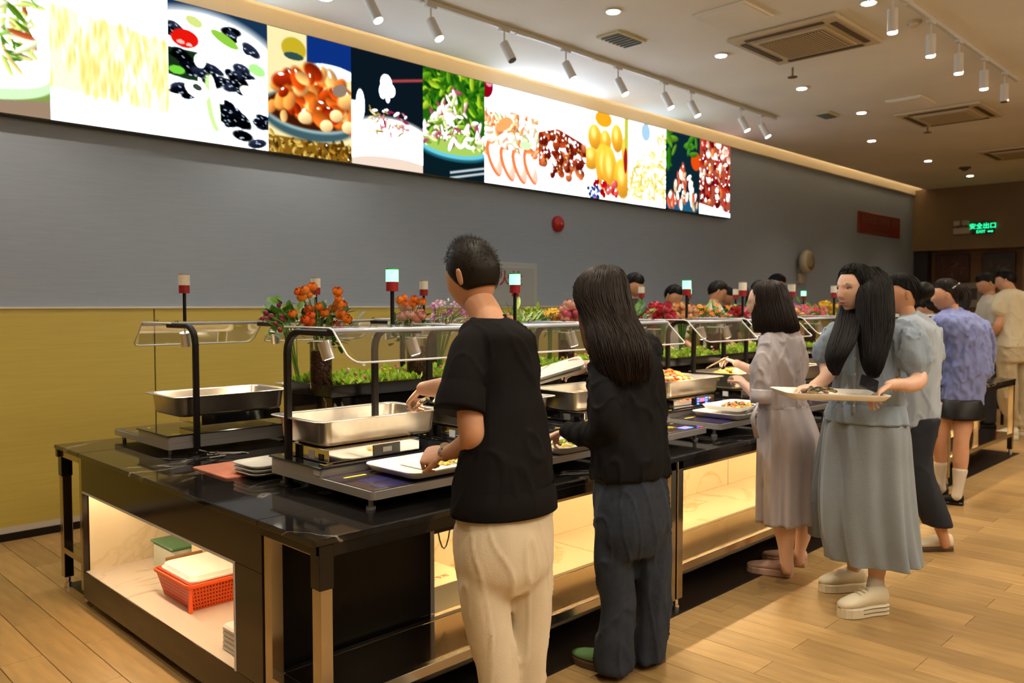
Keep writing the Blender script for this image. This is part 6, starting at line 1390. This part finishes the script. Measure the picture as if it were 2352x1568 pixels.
b = MB(); tl(b, [(2160, 1062, 6.35, 15), (2160, 1100, 6.38, 11), (2162, 1125, 6.38, 11)]); tl(b, [(2205, 1078, 6.2, 17), (2201, 1115, 6.2, 12), (2197, 1142, 6.2, 12)]); obj('white_sock', fuse(b, .01, 3), m_sock, t, True)
for cu, vf in ((2166, 1140), (2200, 1158)):
    p = at(cu, vf, feetd(vf)); shoe(t, (p[0], p[1] - .04, 0), (-.25, 1, 0), .24, m_blackm, 'loafer', w=.042, h=.06, sole=.018, solem=m_black)
b = MB(); haircap(b, W_, back=50, front=122, side=95, g=1.03, vol=.10, fr0=-.45, fr1=.5, seed=16)
R_ = hrings([(2208, 655, 6.5, 8), (2216, 670, 6.5, 12), (2216, 695, 6.48, 11), (2210, 718, 6.45, 5)], fy_, k=.9, N=20); b.rings(R_); strands(b, R_, 80, .002, 17, off=.006); obj('ponytail_hair', b, m_hairb, t, True)
obj('hair_clip', MB().tube([at(2188, 662, 6.26), at(2204, 650, 6.3)], .006, 6), mat('clip_grey', (.4, .38, .36), .3), t, True)

# ---- men at the far right ----
m_tw = mat('tee_cream', (.68, .62, .46), .8, vary=.05, vscale=8); m_bg = mat('trousers_beige', (.50, .42, .28), .8)
t = person(2325, 1005, 'man in a cream T-shirt and beige trousers cut by the right edge of the photo')
b = MB(); tl(b, [(2312, 652, 9.2, 12), (2322, 670, 9.2, 13)]); hl(b, [(2325, 675, 9.2, 30), (2326, 740, 9.2, 32), (2328, 800, 9.2, 32)], fy_)
tl(b, [(2295, 700, 9.1, 12), (2298, 725, 9.1, 10), (2289, 752, 9.1, 9), (2275, 772, 9.25, 8), (2262, 780, 9.4, 6)])
body = fuse(b, .014, 3); hc = at(2309, 645, 9.25); fm = face((-.8, -.6)); W_ = headmesh(body, hc, .235, fm, tilt=-.3, n=28)
body.merge(hand(at(2262, 780, 9.4), (-.3, .8, -.2), (0, 0, 1), L=.17, vox=.006)); obj('body', body, m_skin, t, True)
b = MB(); hl(b, [(2322, 664, 9.2, 14), (2324, 672, 9.2, 34), (2325, 690, 9.2, 42), (2326, 740, 9.2, 40), (2326, 797, 9.2, 43)], fy_, k=.66); tl(b, [(2300, 682, 9.15, 15), (2295, 700, 9.1, 17), (2293, 715, 9.1, 16)]); tl(b, [(2355, 685, 9.3, 14), (2360, 715, 9.4, 14)])
cloth('cream_tshirt', b, .013, m_tw, t, .008, (8, 8, 4), 3.)
b = MB(); hl(b, [(2326, 785, 9.2, 40), (2325, 830, 9.2, 42)], fy_, k=.7); hl(b, [(2314, 820, 9.15, 25), (2314, 870, 9.15, 21), (2315, 925, 9.2, 21), (2326, 962, 9.25, 14), (2326, 978, 9.28, 14)], fy_, k=.9); hl(b, [(2346, 820, 9.3, 22), (2350, 900, 9.3, 18), (2352, 985, 9.3, 13)], fy_, k=.9); cloth('beige_trousers', b, .014, m_bg, t, .010, (8, 8, 5), 3.)
for cu, vf in ((2338, 1008), (2362, 1000)):
    p = at(cu, vf, feetd(vf)); shoe(t, (p[0], p[1], 0), -RT * .9 + FWH * .2, .29, mat('sneaker_white', (.72, .68, .55), .6), 'sneaker', w=.05, h=.09, sole=.035)
b = MB(); haircap(b, W_, back=58, front=122, side=85, g=1.03, vol=.10, fr0=-.4, fr1=.5, st=100, seed=19); obj('short_hair', b, m_hair, t, True)

def simple(u, vtop, d, fc, label, skin, hairm, topm, botm, W_=.21, long=False, arms=True):
    ztop = HC - (vtop - 700.2) * d / FPX * 1.0; p = at(u, vtop, d); x, y = p[0], p[1]; ztop = p[2]; f = np.array(fc); f = f / np.linalg.norm(f); s = np.array((f[1], -f[0], 0)); k = ztop / 1.68
    t = thing('person', (x, y, 0), label, 'person'); O = np.array((x, y, 0.))
    def E(mb, rows, off=(0, 0)):
        mb.rings([[O + s * (off[0] + a * cos(q)) * k + f * (off[1] + fo_ + b_ * sin(q)) * k + UP3 * z * k for q in np.linspace(0, 2 * pi, 24, endpoint=False)] for z, a, b_, fo_ in rows])
    def T(mb, pts): mb.tube([O + s * a * k + f * b_ * k + UP3 * z * k for a, b_, z, r in pts], [r * k for a, b_, z, r in pts], 12)
    b = MB(); E(b, [(1.30, .10, .08, 0), (1.42, .06, .06, .0), (1.50, .05, .055, .01)]); 
    for sg in (1, -1):
        T(b, [(sg * .09, 0, .80, .075), (sg * .09, .01, .45, .055), (sg * .09, 0, .08, .04)])
        T(b, [(sg * .18, 0, 1.32, .05), (sg * .22, .03, 1.08, .04), (sg * .20, .20, .98, .034), (sg * .16, .30, 1.0, .026)])
    body = fuse(b, .014, 3); Wf = headmesh(body, O + UP3 * 1.565 * k + f * .04, .23 * k, f, tilt=-.55, n=24)
    for sg in (1, -1): body.merge(hand(O + s * sg * .16 * k + f * .30 * k + UP3 * 1.0 * k, f * .9 - UP3 * .2, UP3, side=-sg, L=.16, vox=.006))
    obj('body', body, skin, t, True)
    b = MB(); E(b, [(.86, W_ * .82, .12, 0), (1.05, W_ * .78, .115, 0), (1.25, W_ * .92, .12, 0), (1.36, W_ * .9, .10, 0), (1.42, W_ * .55, .075, 0), (1.45, .06, .06, 0)])
    for sg in (1, -1): T(b, [(sg * W_ * .8, 0, 1.36, .06), (sg * W_, .02, 1.22, .062), (sg * (W_ + .02), .03, 1.12, .06)])
    cloth('shirt', b, .014, topm, t, .006, (9, 9, 4), u * .1)
    b = MB(); E(b, [(.92, .15, .11, 0), (.80, .16, .12, 0), (.72, .15, .11, 0)])
    for sg in (1, -1): T(b, [(sg * .085, 0, .82, .085), (sg * .09, .01, .45, .07), (sg * .09, 0, .08, .065)])
    obj('trousers', fuse(b, .015, 4), botm, t, True)
    for sg in (1, -1): q = O + s * sg * .09 * k - f * .07; shoe(t, q, f, .25, m_blackm, w=.042)
    b = MB(); haircap(b, Wf, back=52, front=122, side=85, vol=.08, fr0=-.4, fr1=.5, n=24, m=10, st=40, seed=4, rad=.003)
    if long: E(b, [(1.60, .08, .05, -.06), (1.50, .085, .05, -.07), (1.40, .09, .05, -.08), (1.28, .08, .04, -.10), (1.18, .05, .025, -.11)])
    obj('hair', b, hairm, t, True); return t
m_wt = mat('tee_white', (.60, .58, .52), .8); m_dk = mat('top_dark', (.03, .03, .04), .8)
simple(2275, 627, 9.9, FWH * .2 - RT, 'man in a pale T-shirt half hidden behind the man at the right edge', m_skin, m_hair, m_wt, m_dk)
simple(2135, 688, 9.0, FWH * .6 - RT, 'small figure in a pale top between the bun haired woman and the blue shirt', m_skin, m_hair, m_wt, m_dk)
simple(1448, 628, 8.4, (0, -1, 0), 'customer on the wall side whose dark hair shows just right of the long dark hair', m_skin, m_hair, m_dk, m_dk)
simple(1540, 655, 8.9, (0, -1, 0), 'customer on the wall side with only the top of black hair showing over crimson flowers', m_skin, m_hair, m_wt, m_dk)
simple(1640, 646, 9.2, (.75, -.7, 0), 'customer with dark hair and white shirt behind the mixed orange flowers', m_skin, m_hair, m_wt, m_dk)
simple(1667, 660, 10.5, (-.5, -.9, 0), 'second customer close behind the dark haired one at the mixed flowers', m_skin, m_hairb, m_dk, m_dk)
simple(1738, 645, 9.7, (-.4, -.9, 0), 'customer on the wall side behind the forehead of the bobbed woman', m_skin, m_hairb, m_dk, m_dk, long=True)
simple(1776, 630, 11.0, (.3, -.9, 0), 'customer on the wall side whose head shows above the bobbed hair', m_skin, m_hair, m_dk, m_dk)
# red seats beyond the far end of the island
m_rp = mat('red_plastic', (.60, .02, .012), .4)
for k, (x, y) in enumerate([tuple(at(2275, 880, 10.6)[:2]), tuple(at(2268, 870, 12.2)[:2])]):
    t = thing('red_chair', (x, y, 0), 'red plastic chair beyond the end of the island, %s' % ('nearer one' if k == 0 else 'farther one'), 'chair')
    obj('seat', MB().box(x - .22, x + .22, y - .22, y + .22, .43, .46, bev=.01), m_rp, t); obj('backrest', MB().box(x + .19, x + .22, y - .22, y + .22, .5, .86, bev=.01), m_rp, t)
    for sx in (-1, 1):
        for sy in (-1, 1): obj('leg', MB().box(x + sx * .19 - .015, x + sx * .19 + .015, y + sy * .19 - .015, y + sy * .19 + .015, 0, .43 if sx < 0 else .52), m_blackm, t)
